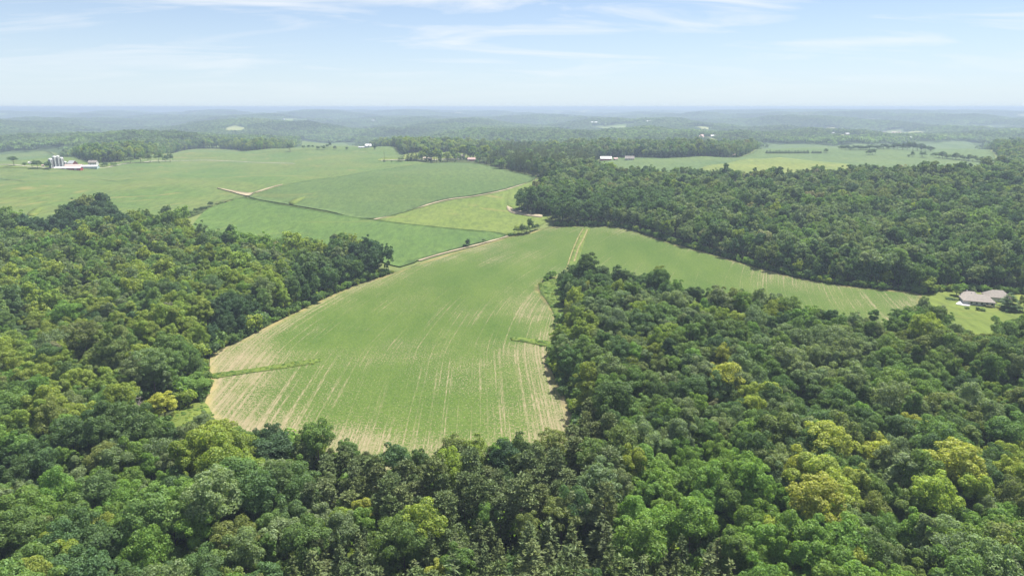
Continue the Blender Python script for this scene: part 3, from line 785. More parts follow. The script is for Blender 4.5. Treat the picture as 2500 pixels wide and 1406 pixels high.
for sx_, sy_, sw_, sh_, tn_ in [(395,950,38,34,'yellow'), (470,915,40,34,'bright'), (665,1050,62,34,'deep'), (600,1070,40,14,'lime'), (690,1190,60,60,'dark'),
        (1395,715,26,22,'lime'), (1400,775,60,26,'yellowgreen'), (1380,880,40,40,'dark'), (1760,880,22,30,'yellow'), (420,800,90,40,'yellowgreen'), (450,860,60,40,'mid'),
        (2085,1062,80,20,'yellow'), (2255,1015,40,22,'yellow'), (2310,1120,50,26,'yellow'), (2480,1110,40,40,'lime'), (600,770,90,50,'deep'), (800,660,90,40,'dark'),
        (930,600,80,30,'deep'), (1850,960,34,26,'lime'), (1000,1260,30,26,'lime'), (220,505,90,26,'deep'), (120,540,70,20,'deep'), (1440,480,200,22,'dark'), (2000,860,90,60,'grey'),
        (1480,650,130,30,'dark'), (2270,735,40,12,'grey'), (1390,1010,40,60,'lime'), (1960,640,16,10,'yellowgreen')]:
    k_ = (np.abs(tx - sx_) < sw_) & (np.abs(ty - sy_) < sh_) & (kinds == 'broad'); tints[k_] = tn_
jit = rng.uniform(0.86, 1.16, N)
tint_rgb = np.array([GREENS[k] for k in tints]) * jit[:, None] * np.column_stack([rng.uniform(0.93, 1.08, N), np.ones(N), rng.uniform(0.9, 1.12, N)])

# ------------------------------------------------------------------ individual trees (the ones that show largest)
ORD1 = 'zeroth first second third fourth fifth sixth seventh eighth ninth tenth eleventh twelfth thirteenth fourteenth fifteenth sixteenth seventeenth eighteenth nineteenth'.split()
TENS = {2: 'twent', 3: 'thirt', 4: 'fort', 5: 'fift', 6: 'sixt', 7: 'sevent'}
def ordinal(n):
    if n < 20: return ORD1[n]
    a, b = divmod(n, 10)
    return TENS[a] + ('ieth' if b == 0 else 'y-' + ORD1[b])
def place_tree(name, meshes, loc, rz, s, tint, label, cat, group):
    root = empty(name, loc, rz, s); tag(root, label, cat, group)
    c = bpy.data.objects.new('crown', meshes[0]); COL.objects.link(c); c.parent = root; c['tint'] = [float(v) for v in tint]
    k = bpy.data.objects.new('trunk', meshes[1]); COL.objects.link(k); k.parent = root
    return root
cx_, cy_, cd_ = project(gx, gy, gz + 15 * size)
inview = (cx_ > 5) & (cx_ < 2495) & (cy_ < 1396)
single = np.zeros(N, bool)
def pick(mask, n):
    idx = np.where(mask & inview)[0]
    return idx[np.argsort(-(size[idx] / cd_[idx]))[:n]]
sets = {'broad': pick(kinds == 'broad', 235), 'pine': pick((kinds == 'pine') & (d < 500), 110), 'spruce': pick(kinds == 'spruce', 130)}
NAMES = {'broad': ('broadleaf_tree', 'tree', 'broadleaf trees of the foreground wood', 'broadleaf'),
         'pine': ('pine_tree', 'pine', 'pines standing in front of the field', 'round-topped pine'),
         'spruce': ('spruce_tree', 'spruce', 'spruces along the bottom edge', 'pointed spruce')}
for kd, idx in sets.items():
    nm, cat, grp, noun = NAMES[kd]
    nrow = max(1, round(len(idx) / 26))
    order = idx[np.argsort(gy[idx])]
    rows_ = np.array_split(order, nrow)
    for rno, row in enumerate(rows_):
        row = row[np.argsort(tx[row])]
        for k, i in enumerate(row):
            single[i] = True
            meshes = {'broad': BROAD, 'pine': PINE, 'spruce': SPRUCE}[kd]
            where = 'in their %s row from the bottom edge' % ordinal(rno + 1)
            lab = '%s %s, %s from left %s' % (WORD[tints[i]], noun, ordinal(k + 1), where)
            pool = meshes[-2:] if (kd == 'broad' and rim[i]) else (meshes[:-2] if kd == 'broad' else meshes)
            s = float(size[i]); sx = s * float(rng.uniform(0.85, 1.2))
            place_tree(nm, pool[int(rng.integers(len(pool)))], (gx[i], gy[i], gz[i]), float(rng.uniform(0, 6.28)), (sx, sx * float(rng.uniform(0.92, 1.08)), s), tint_rgb[i], lab, cat, grp)

# ------------------------------------------------------------------ masses of trees: points that carry tree shapes
def mass(name, label, P, rot, scl, vid, tint, coll):
    n = len(P)
    me = bpy.data.meshes.new(name); me.vertices.add(n); me.vertices.foreach_set('co', np.asarray(P, np.float32).ravel())
    def at(nm, ty, key, val):
        a = me.attributes.new(nm, ty, 'POINT'); a.data.foreach_set(key, np.ascontiguousarray(val).ravel())
    at('rot', 'FLOAT_VECTOR', 'vector', np.asarray(rot, np.float32)); at('scl', 'FLOAT_VECTOR', 'vector', np.asarray(scl, np.float32))
    at('vid', 'INT', 'value', np.asarray(vid, np.int32)); at('tint', 'FLOAT_VECTOR', 'vector', np.asarray(tint, np.float32))
    o = bpy.data.objects.new(name, me); COL.objects.link(o); tag(o, label, None, None, 'stuff')
    g = bpy.data.node_groups.new(name, 'GeometryNodeTree')
    g.interface.new_socket('Geometry', in_out='INPUT', socket_type='NodeSocketGeometry')
    g.interface.new_socket('Geometry', in_out='OUTPUT', socket_type='NodeSocketGeometry')
    gn, gl = g.nodes, g.links
    gi = gn.new('NodeGroupInput'); go = gn.new('NodeGroupOutput')
    iop = gn.new('GeometryNodeInstanceOnPoints'); ci = gn.new('GeometryNodeCollectionInfo')
    ci.inputs['Collection'].default_value = coll; ci.inputs['Separate Children'].default_value = True; ci.inputs['Reset Children'].default_value = True
    def named(nm, ty):
        q = gn.new('GeometryNodeInputNamedAttribute'); q.data_type = ty; q.inputs['Name'].default_value = nm; return q.outputs['Attribute']
    e2r = gn.new('FunctionNodeEulerToRotation')
    gl.new(named('rot', 'FLOAT_VECTOR'), e2r.inputs[0])
    gl.new(gi.outputs[0], iop.inputs['Points']); gl.new(ci.outputs[0], iop.inputs['Instance'])
    iop.inputs['Pick Instance'].default_value = True
    gl.new(named('vid', 'INT'), iop.inputs['Instance Index'])
    gl.new(e2r.outputs[0], iop.inputs['Rotation']); gl.new(named('scl', 'FLOAT_VECTOR'), iop.inputs['Scale'])
    gl.new(iop.outputs[0], go.inputs[0])
    o.modifiers.new('trees', 'NODES').node_group = g
    return o
lod_c = src_collection('src_wood', LOD0 + LOD1 + LOD2)
con_c = src_collection('src_conifer', CONIF)
m = ~single & (kinds == 'broad')
lod = np.where(d < 430, 0, np.where(d < 1000, 1, 2))
vid = lod * NS + np.where(rim, rng.integers(NS - 2, NS, N), rng.integers(0, NS - 2, N))
rot = np.column_stack([np.zeros(N), np.zeros(N), rng.uniform(0, 6.28, N)])
scl = np.column_stack([size * rng.uniform(0.82, 1.22, N), size * rng.uniform(0.82, 1.22, N), size])
PT = np.column_stack([gx, gy, gz])
mass('woodland', 'close-packed broadleaf woods around and beyond the fields', PT[m], rot[m], scl[m], vid[m], tint_rgb[m], lod_c)
m = ~single & (kinds != 'broad')
mass('conifer_plantation', 'dark conifers massed by the farmsteads and among the woods', PT[m], rot[m], scl[m], rng.integers(0, 5, m.sum()), tint_rgb[m], con_c)

# undergrowth along the field edges
bp = []
for P, lim in ((MAIN, 1e9), (W_POLY['lawn'], 1e9)):
    Q = smooth_poly(P, 2.6); T = np.roll(Q, -1, 0) - np.roll(Q, 1, 0); T /= np.linalg.norm(T, axis=1)[:, None]; Nn = np.column_stack([T[:, 1], -T[:, 0]])
    sgn = 1 if not inside(P, *(Q[5] + Nn[5] * 1.0)[:, None])[0] else -1
    for off in (1.2, 3.6):
        C = Q + Nn * sgn * (off + rng.uniform(-0.8, 0.9, len(Q)))[:, None]; bp.append(C[rng.random(len(C)) < 0.85])
k_ = (d < 520) & (np.random.default_rng(5).random(N) < 0.75); bp.append(np.column_stack([gx[k_] + rng.uniform(2.4, 4.8, k_.sum()) * rng.choice([-1, 1], k_.sum()), gy[k_] + rng.uniform(2.0, 4.5, k_.sum())])); NB0 = sum(len(q) for q in bp[:-1])
B = np.vstack(bp); deep_ = np.arange(len(B)) >= NB0; ok_ = ~open_land(B[:, 0], B[:, 1]); B, deep_ = B[ok_], deep_[ok_]; B = B[~open_land(B[:, 0], B[:, 1])]
near_cr = np.minimum(edge_dist(W_POLY['corn_near'], B[:, 0], B[:, 1]), edge_dist(W_POLY['hay'], B[:, 0], B[:, 1]))
deep_ = deep_[near_cr > 12]; B = B[(near_cr > 12)]
bs = np.where(deep_, rng.uniform(1.6, 3.0, len(B)), rng.uniform(0.5, 1.5, len(B)))
btint = np.array([GREENS[choose(rng, {'mid': 3, 'bright': 2, 'yellowgreen': 1.5, 'dark': 2, 'lime': 0.5})] for _ in B]) * rng.uniform(0.85, 1.15, (len(B), 1))
mass('undergrowth', 'low shrubs and brambles along the edges of the field', np.column_stack([B, H(B[:, 0], B[:, 1])]),
     np.column_stack([np.zeros((len(B), 2)), rng.uniform(0, 6.28, len(B))]), np.repeat(bs[:, None], 3, 1), rng.integers(0, 3, len(B)), btint, src_collection('src_bush', BUSHJ))
# weeds on the grassy strips and meadows
wp = []
for P, den in [(p, 0.5) for p in STRIPS[:2]] + [(W_POLY['g_right'], 0.35), (W_POLY['g_left'], 0.35)]:
    lo, hi = P.min(0), P.max(0); nn = int((hi - lo).prod() * den)
    q = rng.uniform(lo, hi, (nn, 2)); wp.append(q[inside(P, q[:, 0], q[:, 1])])
Wd = np.vstack(wp); ws = rng.uniform(0.10, 0.26, len(Wd)) * np.where(rng.random(len(Wd)) < 0.05, 1.8, 1)
wt = np.array([GREENS[choose(rng, {'bright': 4, 'lime': 2, 'mid': 1})] for _ in Wd])
mass('weeds', 'tall weeds on the grassy strips in the field', np.column_stack([Wd, H(Wd[:, 0], Wd[:, 1]) + 0.4]),
     np.column_stack([np.zeros((len(Wd), 2)), rng.uniform(0, 6.28, len(Wd))]), np.column_stack([ws * 1.5, ws * 1.5, ws * 0.6]), rng.integers(0, 3, len(Wd)), wt, bpy.data.collections['src_bush'])

# far hills: acre-sized pieces of canopy
ps = []
r_ = 1500.0
while r_ < 11500:
    step = 54 if r_ < 5000 else 64
    n = int(r_ * R(84) / step); a = np.linspace(-R(42), R(42), n) + rng.uniform(-0.3, 0.3, n) * step / r_
    rr = r_ + rng.uniform(-0.3, 0.3, n) * step
    ps.append(np.column_stack([np.sin(a) * rr, np.cos(a) * rr])); r_ += step
Q = np.vstack(ps); dq = np.hypot(Q[:, 0], Q[:, 1]); aq = np.arctan2(Q[:, 0], Q[:, 1]); dsq = np.interp(aq, AZ_T, AZ_D)
keep = (dq > dsq + 590)
for ox, oy in ((0, 0), (26, 0), (-26, 0), (0, 26), (0, -26)):
    keep &= ~far_open(Q[:, 0] + ox, Q[:, 1] + oy)
for P in W_POLY.values():
    k = np.where(keep & (Q[:, 0] > P[:, 0].min() - 50) & (Q[:, 0] < P[:, 0].max() + 50) & (Q[:, 1] < P[:, 1].max() + 50))[0]
    if len(k): keep[k[(edge_dist(P, Q[k, 0], Q[k, 1]) < 40) | inside(P, Q[k, 0], Q[k, 1])]] = False
Q = Q[keep]; e = 8.0
hx = (H(Q[:, 0] + e, Q[:, 1]) - H(Q[:, 0] - e, Q[:, 1])) / (2 * e); hy = (H(Q[:, 0], Q[:, 1] + e) - H(Q[:, 0], Q[:, 1] - e)) / (2 * e)
pr = np.column_stack([np.arctan(hy), -np.arctan(hx), np.zeros(len(Q))])
pt = np.array([GREENS[choose(rng, {'grey': 3, 'mid': 3, 'dark': 3, 'olive': 1})] for _ in Q]); pt = pt * 0.4 + pt.mean(0) * 0.6
pt = pt * (1 + 0.16 * waves(Q[:, 0], Q[:, 1], 500, 41))[:, None]
mass('distant_woodland', 'hazy wooded hills reaching to the horizon', np.column_stack([Q, H(Q[:, 0], Q[:, 1]) - 1.0]), pr,
     np.column_stack([rng.uniform(0.95, 1.15, len(Q)), rng.uniform(0.95, 1.15, len(Q)), rng.uniform(0.8, 1.15, len(Q))]), rng.integers(0, 4, len(Q)), np.clip(pt, 0.02, 0.3), src_collection('src_patch', PATCH))

# ------------------------------------------------------------------ trees that stand alone or in countable groups
LONE_AT = []
def rim_back(x, y):
    """things that stand on the rim of the plateau, not in the valley behind it"""
    dd = math.hypot(x, y); lim = float(np.interp(math.atan2(x, y), AZ_T, AZ_D)) + 30
    return (x, y) if dd < lim else (x * lim / dd, y * lim / dd)
def lone(px, py, hpx, wpx, kind, tint, label, group=None, hh=0.0):
    x, y = rim_back(*ground_at(px, py, hh)[0]); z = float(H(x, y)); dep = float(project(x, y, z)[2])
    h, w = hpx * dep / FPX, wpx * dep / FPX
    r = np.random.default_rng(int(px * 7 + py))
    if kind == 'bush': m, name, cat, h0, w0 = BUSH[r.integers(3)], 'bush', 'bush', 3.9, 4.6
    elif kind == 'spruce': m, name, cat, h0, w0 = SPRUCE[r.integers(4)], 'spruce_tree', 'spruce', 20.8, 7.4
    elif kind == 'pine': m, name, cat, h0, w0 = PINE[r.integers(4)], 'pine_tree', 'pine', 21.5, 7.0
    else: m, name, cat, h0, w0 = BROAD[NS - 2 + r.integers(2)] if kind == 'round' else BROAD[r.integers(NS - 2)], 'broadleaf_tree', 'tree', 20.0, 10.6
    if group and ('hedge of' in group or 'belt' in group or 'hedgerow' in group) and name == 'broadleaf_tree': name = 'hedge_tree'
    return place_tree(name, m, (x, y, z), float(r.uniform(0, 6.28)), (w / w0, w / w0, h / h0), np.array(GREENS[tint]) * r.uniform(0.9, 1.1), label, cat, group)
G1 = 'trees around the silo farm'
lone(35,406,22,24,'tree','dark','spreading dark tree farthest out on the lane left of the silos',G1)
lone(60,404,8,11,'bush','mid','small bush between the lane tree and the silo farm',G1)
lone(90,412,22,27,'round','dark','broad dark tree two places left of the silos',G1)
lone(119,414,21,20,'round','deep','very dark tree touching the left silo',G1)
lone(256,408,12,22,'round','dark','low dark tree right of the white farmhouse',G1)
lone(278,406,9,18,'round','mid','low hedge tree on the lane bend right of the farmhouse',G1)
G2 = 'row of trees on the lane'
lone(317,399,16,26,'round','grey','pale grey-green tree starting the lane row',G2)
lone(345,398,30,26,'round','mid','tall mid green tree, second in the lane row',G2)
lone(365,398,26,24,'round','grey','rounded grey-green tree, third in the lane row',G2)
lone(390,398,29,24,'round','mid','tall mid green tree, fourth in the lane row',G2)
lone(405,397,20,16,'round','dark','smaller dark tree, fifth in the lane row',G2)
lone(417,397,23,17,'round','dark','dark tree ending the lane row',G2)
G3 = 'trees dotted over the far pasture'
for k,(a,b,h,w,lab) in enumerate([(777,367,10,12,'first of the dotted pasture trees from the left, small and round'),(791,367,11,12,'second dotted pasture tree, wide and dark'),
    (799,363,11,9,'slim dark pasture tree behind the second one'),(806,358,14,9,'tallest slim pasture tree, farther up the slope'),(818,367,12,12,'round dark pasture tree right of the slim ones'),
    (847,367,9,9,'lone small pasture tree set apart toward the white farm'),(915,367,13,10,'dark tree standing in front of the white farm'),
    (709,371,23,20,'tall tree at the tip of the wood left of the pasture'),(741,361,9,12,'low bushy tree beside the tip of the wood'),
    (753,348,9,11,'dark tree at the top of the pasture, left of a pair'),(763,349,8,8,'smaller tree of the pair at the top of the pasture'),
    (774,352,5,6,'tiny bush below the pair at the top of the pasture'),(784,354,5,5,'tiny bush in the middle of the pasture'),(790,355,6,6,'tiny bush just above the dotted trees')]):
    lone(a,b,h,w,'round','dark' if k % 3 else 'deep',lab,G3)
G4 = 'trees around the middle farmstead'
for a,b,h,w,kd,tn,lab in [(939,396,6,8,'bush','dark','small bush at the foot of the utility pole'),(956,396,4,5,'bush','mid','tiny bush right of the utility pole'),(979,395,11,20,'round','grey','low grey-green tree left of the dark conifers'),
    (997,394,23,13,'spruce','deep','left one of the three dark conifers at the farmstead'),(1007,394,25,14,'spruce','deep','middle one of the three dark conifers at the farmstead'),(1016,394,23,13,'spruce','deep','right one of the three dark conifers at the farmstead'),
    (1027,394,20,16,'round','mid','rounded tree just right of the dark conifers'),(1034,388,22,22,'round','mid','tree behind the tan-roofed house'),(1060,393,30,27,'round','dark','tall wide tree hiding the tan-roofed house'),
    (1092,395,26,30,'round','yellowgreen','big light green tree in the middle of the farmstead'),(1108,393,24,18,'round','mid','tree behind the big light green one'),
    (1125,391,20,6,'spruce','dark','slim conifer left of the red house'),(1133,391,19,6,'spruce','dark','second slim conifer left of the red house'),(1147,386,19,16,'round','deep','dark tree behind the red house'),
    (1164,402,14,14,'round','mid','small round lawn tree in front of the red house'),(1188,402,19,24,'round','grey','wide grey-green lawn tree right of the red house'),(1172,388,14,20,'round','mid','tree right behind the red house'),
    (1222,414,26,36,'round','mid','big rounded tree at the corner of the far corn'),(1200,395,20,22,'round','dark','dark tree between lawn and pines')]:
    lone(a,b,h,w,kd,tn,lab,G4)
G5 = 'trees dotted over the far right field'
for a,b,h,w,lab in [(2120,379,15,16,'left tree of the close pair out in the far right field'),(2131,379,16,16,'right tree of the close pair out in the far right field'),(2016,374,12,15,'round tree at the right end of the clipped hedge'),
    (2227,384,16,12,'slim tree at the left end of the far right hedge'),(2218,384,7,10,'low bush beside the slim hedge tree'),(2252,385,16,20,'round tree between the slim tree and the hedge'),
    (2278,383,11,16,'first tree of the thick hedge in the far right field'),(1573,386,13,10,'small dark tree right of the grey-roofed house'),(1624,386,12,15,'round dark tree by the far field edge'),(1605,386,16,14,'dark upright tree near the far field edge'),
    (1588,386,7,16,'low pale bush near the far field edge'),(1522,386,14,12,'tree beside the grey-roofed house')]:
    lone(a,b,h,w,'round','dark',lab,G5)
for k in range(14): lone(1872+k*7.6,375.5,9+1.2*math.sin(k*2.1),9,'spruce','deep','%s dark conifer from the left in the long clipped hedge'%ordinal(k+1),'conifers of the long hedge')
for k in range(4): lone(1984+k*6.4,375.2,7.5,8,'spruce','deep','%s dark conifer from the left in the short clipped hedge'%ordinal(k+1),'conifers of the short hedge')
for k in range(13):
    lone(2290+k*10.8,386+k*1.1,15+4*math.sin(k*1.9),20,'round',['mid','dark','grey'][k%3],'%s tree along from the left in the thick hedge of the far right field'%ordinal(k+2),'thick hedge of the far right field')
for k in range(20):
    lone(2056+k*11.5,353.5,12+ (10*math.exp(-((k-15)/3.2)**2)) +2*math.sin(k*2.3),21,'round',['dark','deep'][k%2],'%s tree from the left in the dark belt on the far right rim'%ordinal(k+1),'dark tree belt on the far rim')
G6 = 'trees and bushes along the fence line'
for a,b,h,w,kd,tn,lab in [(1142,603,22,15,'round','deep','lone dark tree on the fence line between the fields'),(1135,603,8,12,'bush','deep','dark bush at the foot of the lone fence line tree'),(1180,589,6,9,'bush','dark','small dark bush on the fence line'),(1207,581,4,7,'bush','olive','tiny brownish bush on the fence line'),
    (1264,573,24,26,'round','yellowgreen','yellow-green tree at the left of the fence line clump'),(1276,572,28,24,'round','grey','grey-green tree in the fence line clump'),(1294,566,36,20,'round','dark','tallest dark tree in the fence line clump'),(1285,570,22,22,'round','mid','middle tree in front of the fence line clump'),
    (1312,560,15,14,'round','dark','small dark tree ending the fence line clump'),(1247,575,8,18,'bush','mid','pale bush left of the fence line clump'),(1303,563,16,16,'round','dark','low dark tree right of the tallest one in the clump')]:
    lone(a,b,h,w,kd,tn,lab,G6)
G7 = 'hedgerow between the left fields'
for k,(a,b,h,w,kd,tn) in enumerate([(425,535,12,20,'round','grey'),(437,534,13,22,'round','yellowgreen'),(452,530,14,22,'round','mid'),(455,522,20,9,'round','dark'),(466,526,12,20,'round','dark'),(480,520,13,18,'round','dark'),(492,515,11,16,'round','deep'),(503,511,9,14,'bush','dark'),(515,506,15,15,'round','deep'),(530,500,5,14,'bush','olive'),(541,497,5,12,'bush','mid'),(552,494,4,10,'bush','olive')]):
    lone(a,b,h,w,kd,tn,'%s %s, %s from the wood along the hedgerow between the left fields'%(WORD[tn],'bush' if kd=='bush' else 'small tree',ordinal(k+1)),G7)
G8 = 'garden trees by the grey-roofed house'
for a,b,h,w,kd,tn,lab in [(2264,716,34,44,'round','yellowgreen','light yellow-green tree at the tip of the lawn'),(2335,722,32,34,'round','bright','fresh green young tree on the lawn behind the house'),(2461,757,45,46,'spruce','dark','broad conical conifer hiding the right end of the house'),
    (2496,760,44,26,'round','olive','brownish tree cut by the right frame edge beside the house'),(2388,758,11,13,'bush','dark','dark clipped bush on the front lawn'),(2398,760,9,16,'bush','mid','rounded bush right of the clipped one on the front lawn'),(2410,749,8,24,'bush','tan','pale flowering bush at the front wall of the house'),
    (2360,754,6,12,'bush','mid','small bush below the white patio'),(2428,741,8,10,'bush','lime','lime green bush in the corner of the house'),(2318,731,5,24,'bush','dark','low dark hedge bush at the lawn edge'),(2332,732,4,18,'bush','olive','low brown hedge bush on the lawn'),(2370,723,7,22,'bush','bright','bright bush behind the house'),(2408,718,9,8,'bush','lime','small lime bush behind the roof ridge'),(2375,718,17,14,'round','grey','slender grey-green tree at the wood behind the house')]:
    lone(a,b,h,w,kd,tn,lab,G8)
G9 = 'trees at the near corner of the field'
for a,b,h,w,kd,tn,lab in [(402,1024,80,84,'round','gold','bright yellow tree beside the grass at the lower left field corner'),(472,968,62,86,'round','bright','round fresh green tree on the left edge of the field'),(500,1078,72,54,'tree','grey','slender grey-green tree on the grass at the lower left field corner'),
    (672,1168,125,124,'round','deep','big very dark round tree before the lower edge of the field')]:
    lone(a,b,h,w,kd,tn,lab,G9)

# bare dead trees
def dead_tree(px, py, hpx, label, seed):
    x, y = ground_at(px, py, 0)[0]; z = float(H(x, y)); dep = float(project(x, y, z)[2]); h = hpx * dep / FPX
    r = np.random.default_rng(seed); root = empty('dead_tree', (x, y, z)); tag(root, label, 'dead tree', 'bare dead trees')
    o = mesh_obj('trunk', *tube((0, 0, -0.5), (0.2, 0.1, h * 0.55), 0.26, 0.16, 7), M_DEAD, root)
    for k in range(9):
        a = r.uniform(0, 6.28); z0 = h * r.uniform(0.3, 0.55); L = h * r.uniform(0.25, 0.45)
        p0 = np.array([0.1, 0.05, z0]); p1 = p0 + L * np.array([math.cos(a) * 0.6, math.sin(a) * 0.6, 0.8]); parts = [tube(p0, p1, 0.13, 0.07, 5)]
        for q in range(6):
            f = r.uniform(0.35, 1); s0 = p0 + (p1 - p0) * f; dirv = rand_dirs(r, 1)[0]; dirv[2] = abs(dirv[2]) * 0.8 + 0.2
            s1 = s0 + dirv * L * r.uniform(0.3, 0.6); parts.append(tube(s0, s1, 0.07, 0.03, 4))
            for w in range(3):
                d2 = rand_dirs(r, 1)[0]; parts.append(tube(s0 + (s1 - s0) * r.uniform(0.4, 1), s1 + d2 * L * 0.25, 0.04, 0.02, 3))
        mesh_obj('branch', *merge(parts), M_DEAD, root)
dead_tree(335,1045,85,'bare grey dead tree left of the bright yellow tree',1)
dead_tree(448,905,60,'pale bare snag on the left wood edge above the weedy strip',2)
dead_tree(1866,770,70,'bare greyish tree at the upper edge of the right wood',3)
dead_tree(1468,920,60,'pale dead branches inside the wood right of the field',4)

# ------------------------------------------------------------------ buildings
M_WHITE = plain('white_paint', (0.60, 0.59, 0.57), 0.6); M_TIN = plain('pale_metal_roof', (0.52, 0.52, 0.53), 0.45, 0.5, 0.0, 0.1)
M_RED = plain('barn_red', (0.33, 0.055, 0.05), 0.75); M_PINK = plain('faded_red_roof', (0.52, 0.36, 0.33), 0.7); M_GREYROOF = plain('grey_shingles', (0.30, 0.268, 0.243), 0.9, 0.1, 0, 0.16, 1.2)
M_SIDING = plain('pale_siding', (0.50, 0.48, 0.46), 0.7); M_TEAL = plain('teal_siding', (0.42, 0.53, 0.52), 0.7); M_BROWN = plain('brown_siding', (0.20, 0.14, 0.10), 0.8); M_TAN = plain('tan_roof', (0.46, 0.39, 0.31), 0.8)
M_CONC = plain('silo_concrete', (0.29, 0.28, 0.28), 0.85, 0.15, 0, 0.1, 0.4); M_DOME = plain('silo_dome', (0.58, 0.59, 0.58), 0.4, 0.5); M_NAVY = plain('dark_blue_steel', (0.045, 0.065, 0.10), 0.35, 0.5)
M_GLASS = plain('window_glass', (0.03, 0.035, 0.045), 0.1, 0.6); M_WOOD = plain('weathered_pole', (0.16, 0.13, 0.10), 0.9); M_STEEL = plain('mast_steel', (0.40, 0.36, 0.36), 0.5, 0.4)
def box_vf(x0, x1, y0, y1, z0, z1):
    return [(x0,y0,z0),(x1,y0,z0),(x1,y1,z0),(x0,y1,z0),(x0,y0,z1),(x1,y0,z1),(x1,y1,z1),(x0,y1,z1)], [(3,2,1,0),(4,5,6,7),(0,1,5,4),(1,2,6,5),(2,3,7,6),(3,0,4,7)]
def px_pos(px, py, hh=0.0):
    x, y = ground_at(px, py, hh)[0]; z = float(H(x, y)); return x, y, z, FPX / float(project(x, y, z)[2])
def building(name, pos, rz, L, W, eave, ridge, wall, roof, label, cat, group=None, hip=0.0, windows=0, doors=0, door_mat=None, vents=0, chimney=False):
    """long axis along local X; gable (hip=0) or hipped roof; windows and doors on the side that faces local -Y"""
    x, y, z = pos[:3]; root = empty(name, (x, y, z), rz); tag(root, label, cat, group)
    l, w = L / 2, W / 2; g = -1.5
    if hip: V, F = box_vf(-l, l, -w, w, g, eave)
    else:
        V = [(-l,-w,g),(l,-w,g),(l,w,g),(-l,w,g),(-l,-w,eave),(l,-w,eave),(l,w,eave),(-l,w,eave),(-l,0,ridge),(l,0,ridge)]
        F = [(3,2,1,0),(0,1,5,4),(2,3,7,6),(1,2,6,9,5),(3,0,4,8,7),(4,5,9,8),(6,7,8,9)]
    mesh_obj('wall', V, F, wall, root)
    o = 0.5; dz = o * (ridge - eave) / w; th = 0.22; e = eave - dz; lr = l + o; wr = w + o; hx = l + o - hip
    bot = [(-lr,-wr,e),(lr,-wr,e),(lr,wr,e),(-lr,wr,e),(-hx,0,ridge),(hx,0,ridge)]; top = [(a,b,c+th+0.02) for a,b,c in bot]
    V = bot + top
    F = [(6,7,11,10),(8,9,10,11),(7,8,11),(9,6,10)] if hip else [(6,7,11,10),(8,9,10,11)]
    F += [(0,1,7,6),(2,3,9,8)]
    F += [(1,2,8,7),(3,0,6,9)] if hip else [(1,5,11,7),(5,2,8,11),(3,4,10,9),(4,0,6,10)]
    F += [(1,0,4,5),(3,2,5,4)] + ([(2,1,5),(0,3,4)] if hip else [])
    rf = mesh_obj('roof', V, F, roof, root)
    for k in range(vents):
        vv, ff = tube((-l * 0.4 + k * 2.0, 0.6, ridge - 0.5), (-l * 0.4 + k * 2.0, 0.6, ridge + 0.9), 0.22, 0.22, 8); mesh_obj('vent', vv + [vv[8]], ff + [tuple(range(8, 16))], M_WHITE, rf)
    if chimney: mesh_obj('chimney', *box_vf(-l * 0.3 - 0.5, -l * 0.3 + 0.5, -0.4, 0.4, ridge - 0.8, ridge + 1.3), M_BROWN, rf)
    n = windows + doors
    for k in range(n):
        cx = -l + L * (k + 0.5) / n
        if k < doors:
            ww, hh_ = min(3.4, L / n * 0.7), min(eave * 0.8, 3.2); dd = mesh_obj('door', *box_vf(cx - ww/2, cx + ww/2, -w - 0.06, -w - 0.003, 0.02, hh_), door_mat or M_WHITE, root)
            mesh_obj('handle', *box_vf(cx + ww/2 - 0.3, cx + ww/2 - 0.2, -w - 0.12, -w - 0.062, 0.9, 1.05), M_STEEL, dd)
        else:
            for zc in ([1.6] if eave < 4.5 else [1.6, 4.3]):
                fr = mesh_obj('window', *box_vf(cx - 0.75, cx + 0.75, -w - 0.07, -w - 0.003, zc - 0.75, zc + 0.75), M_WHITE, root)
                mesh_obj('pane', *box_vf(cx - 0.6, cx + 0.6, -w - 0.1, -w - 0.072, zc - 0.6, zc + 0.6), M_GLASS, fr)
    return root
def silo(px, py, wpx, toppy, mat, label, bands=7):
    x, y, z, k = px_pos(px, py); r = wpx / k / 2; h = (py - toppy) / k * 1.02; n = 20
    root = empty('silo', (x, y, z)); tag(root, label, 'silo', 'silos of the dairy farm')
    hb = h - r * 0.75
    V, F = tube((0, 0, -1), (0, 0, hb), r, r, n); mesh_obj('barrel', V, F, mat, root, True)
    V = []; F = []; rings = 6
    for i in range(rings):
        a = i / rings * math.pi / 2
        for q in range(n): V.append((r * 1.03 * math.cos(a) * math.cos(q/n*6.2832), r * 1.03 * math.cos(a) * math.sin(q/n*6.2832), hb + r * 0.75 * math.sin(a)))
    V.append((0, 0, hb + r * 0.78)); top = len(V) - 1
    for i in range(rings - 1):
        for q in range(n): F.append((i*n+q, i*n+(q+1)%n, (i+1)*n+(q+1)%n, (i+1)*n+q))
    for q in range(n): F.append(((rings-1)*n+q, (rings-1)*n+(q+1)%n, top))
    mesh_obj('dome', V, F, M_DOME, root, True)
    for b in range(bands):
        zc = hb * (b + 0.7) / bands; V, F = tube((0, 0, zc - 0.08), (0, 0, zc + 0.08), r * 1.015, r * 1.015, n); mesh_obj('hoop', V, F, mat, root, True)
    mesh_obj('chute', *box_vf(r * 0.5, r * 0.5 + 1.1, -r * 1.12, -r * 0.7, -0.5, hb + 0.6), M_DOME, root)
silo(126,412,9.5,387.5,M_CONC,'concrete silo with white dome standing leftmost of the farm row')
silo(136.5,411,9.5,382,M_CONC,'tall concrete silo second from left in the farm row')
silo(145,411,8.5,381,M_CONC,'tallest concrete silo, third from left in the farm row')
silo(153.5,411,9,385,M_CONC,'concrete silo fourth from left, right of the tallest')
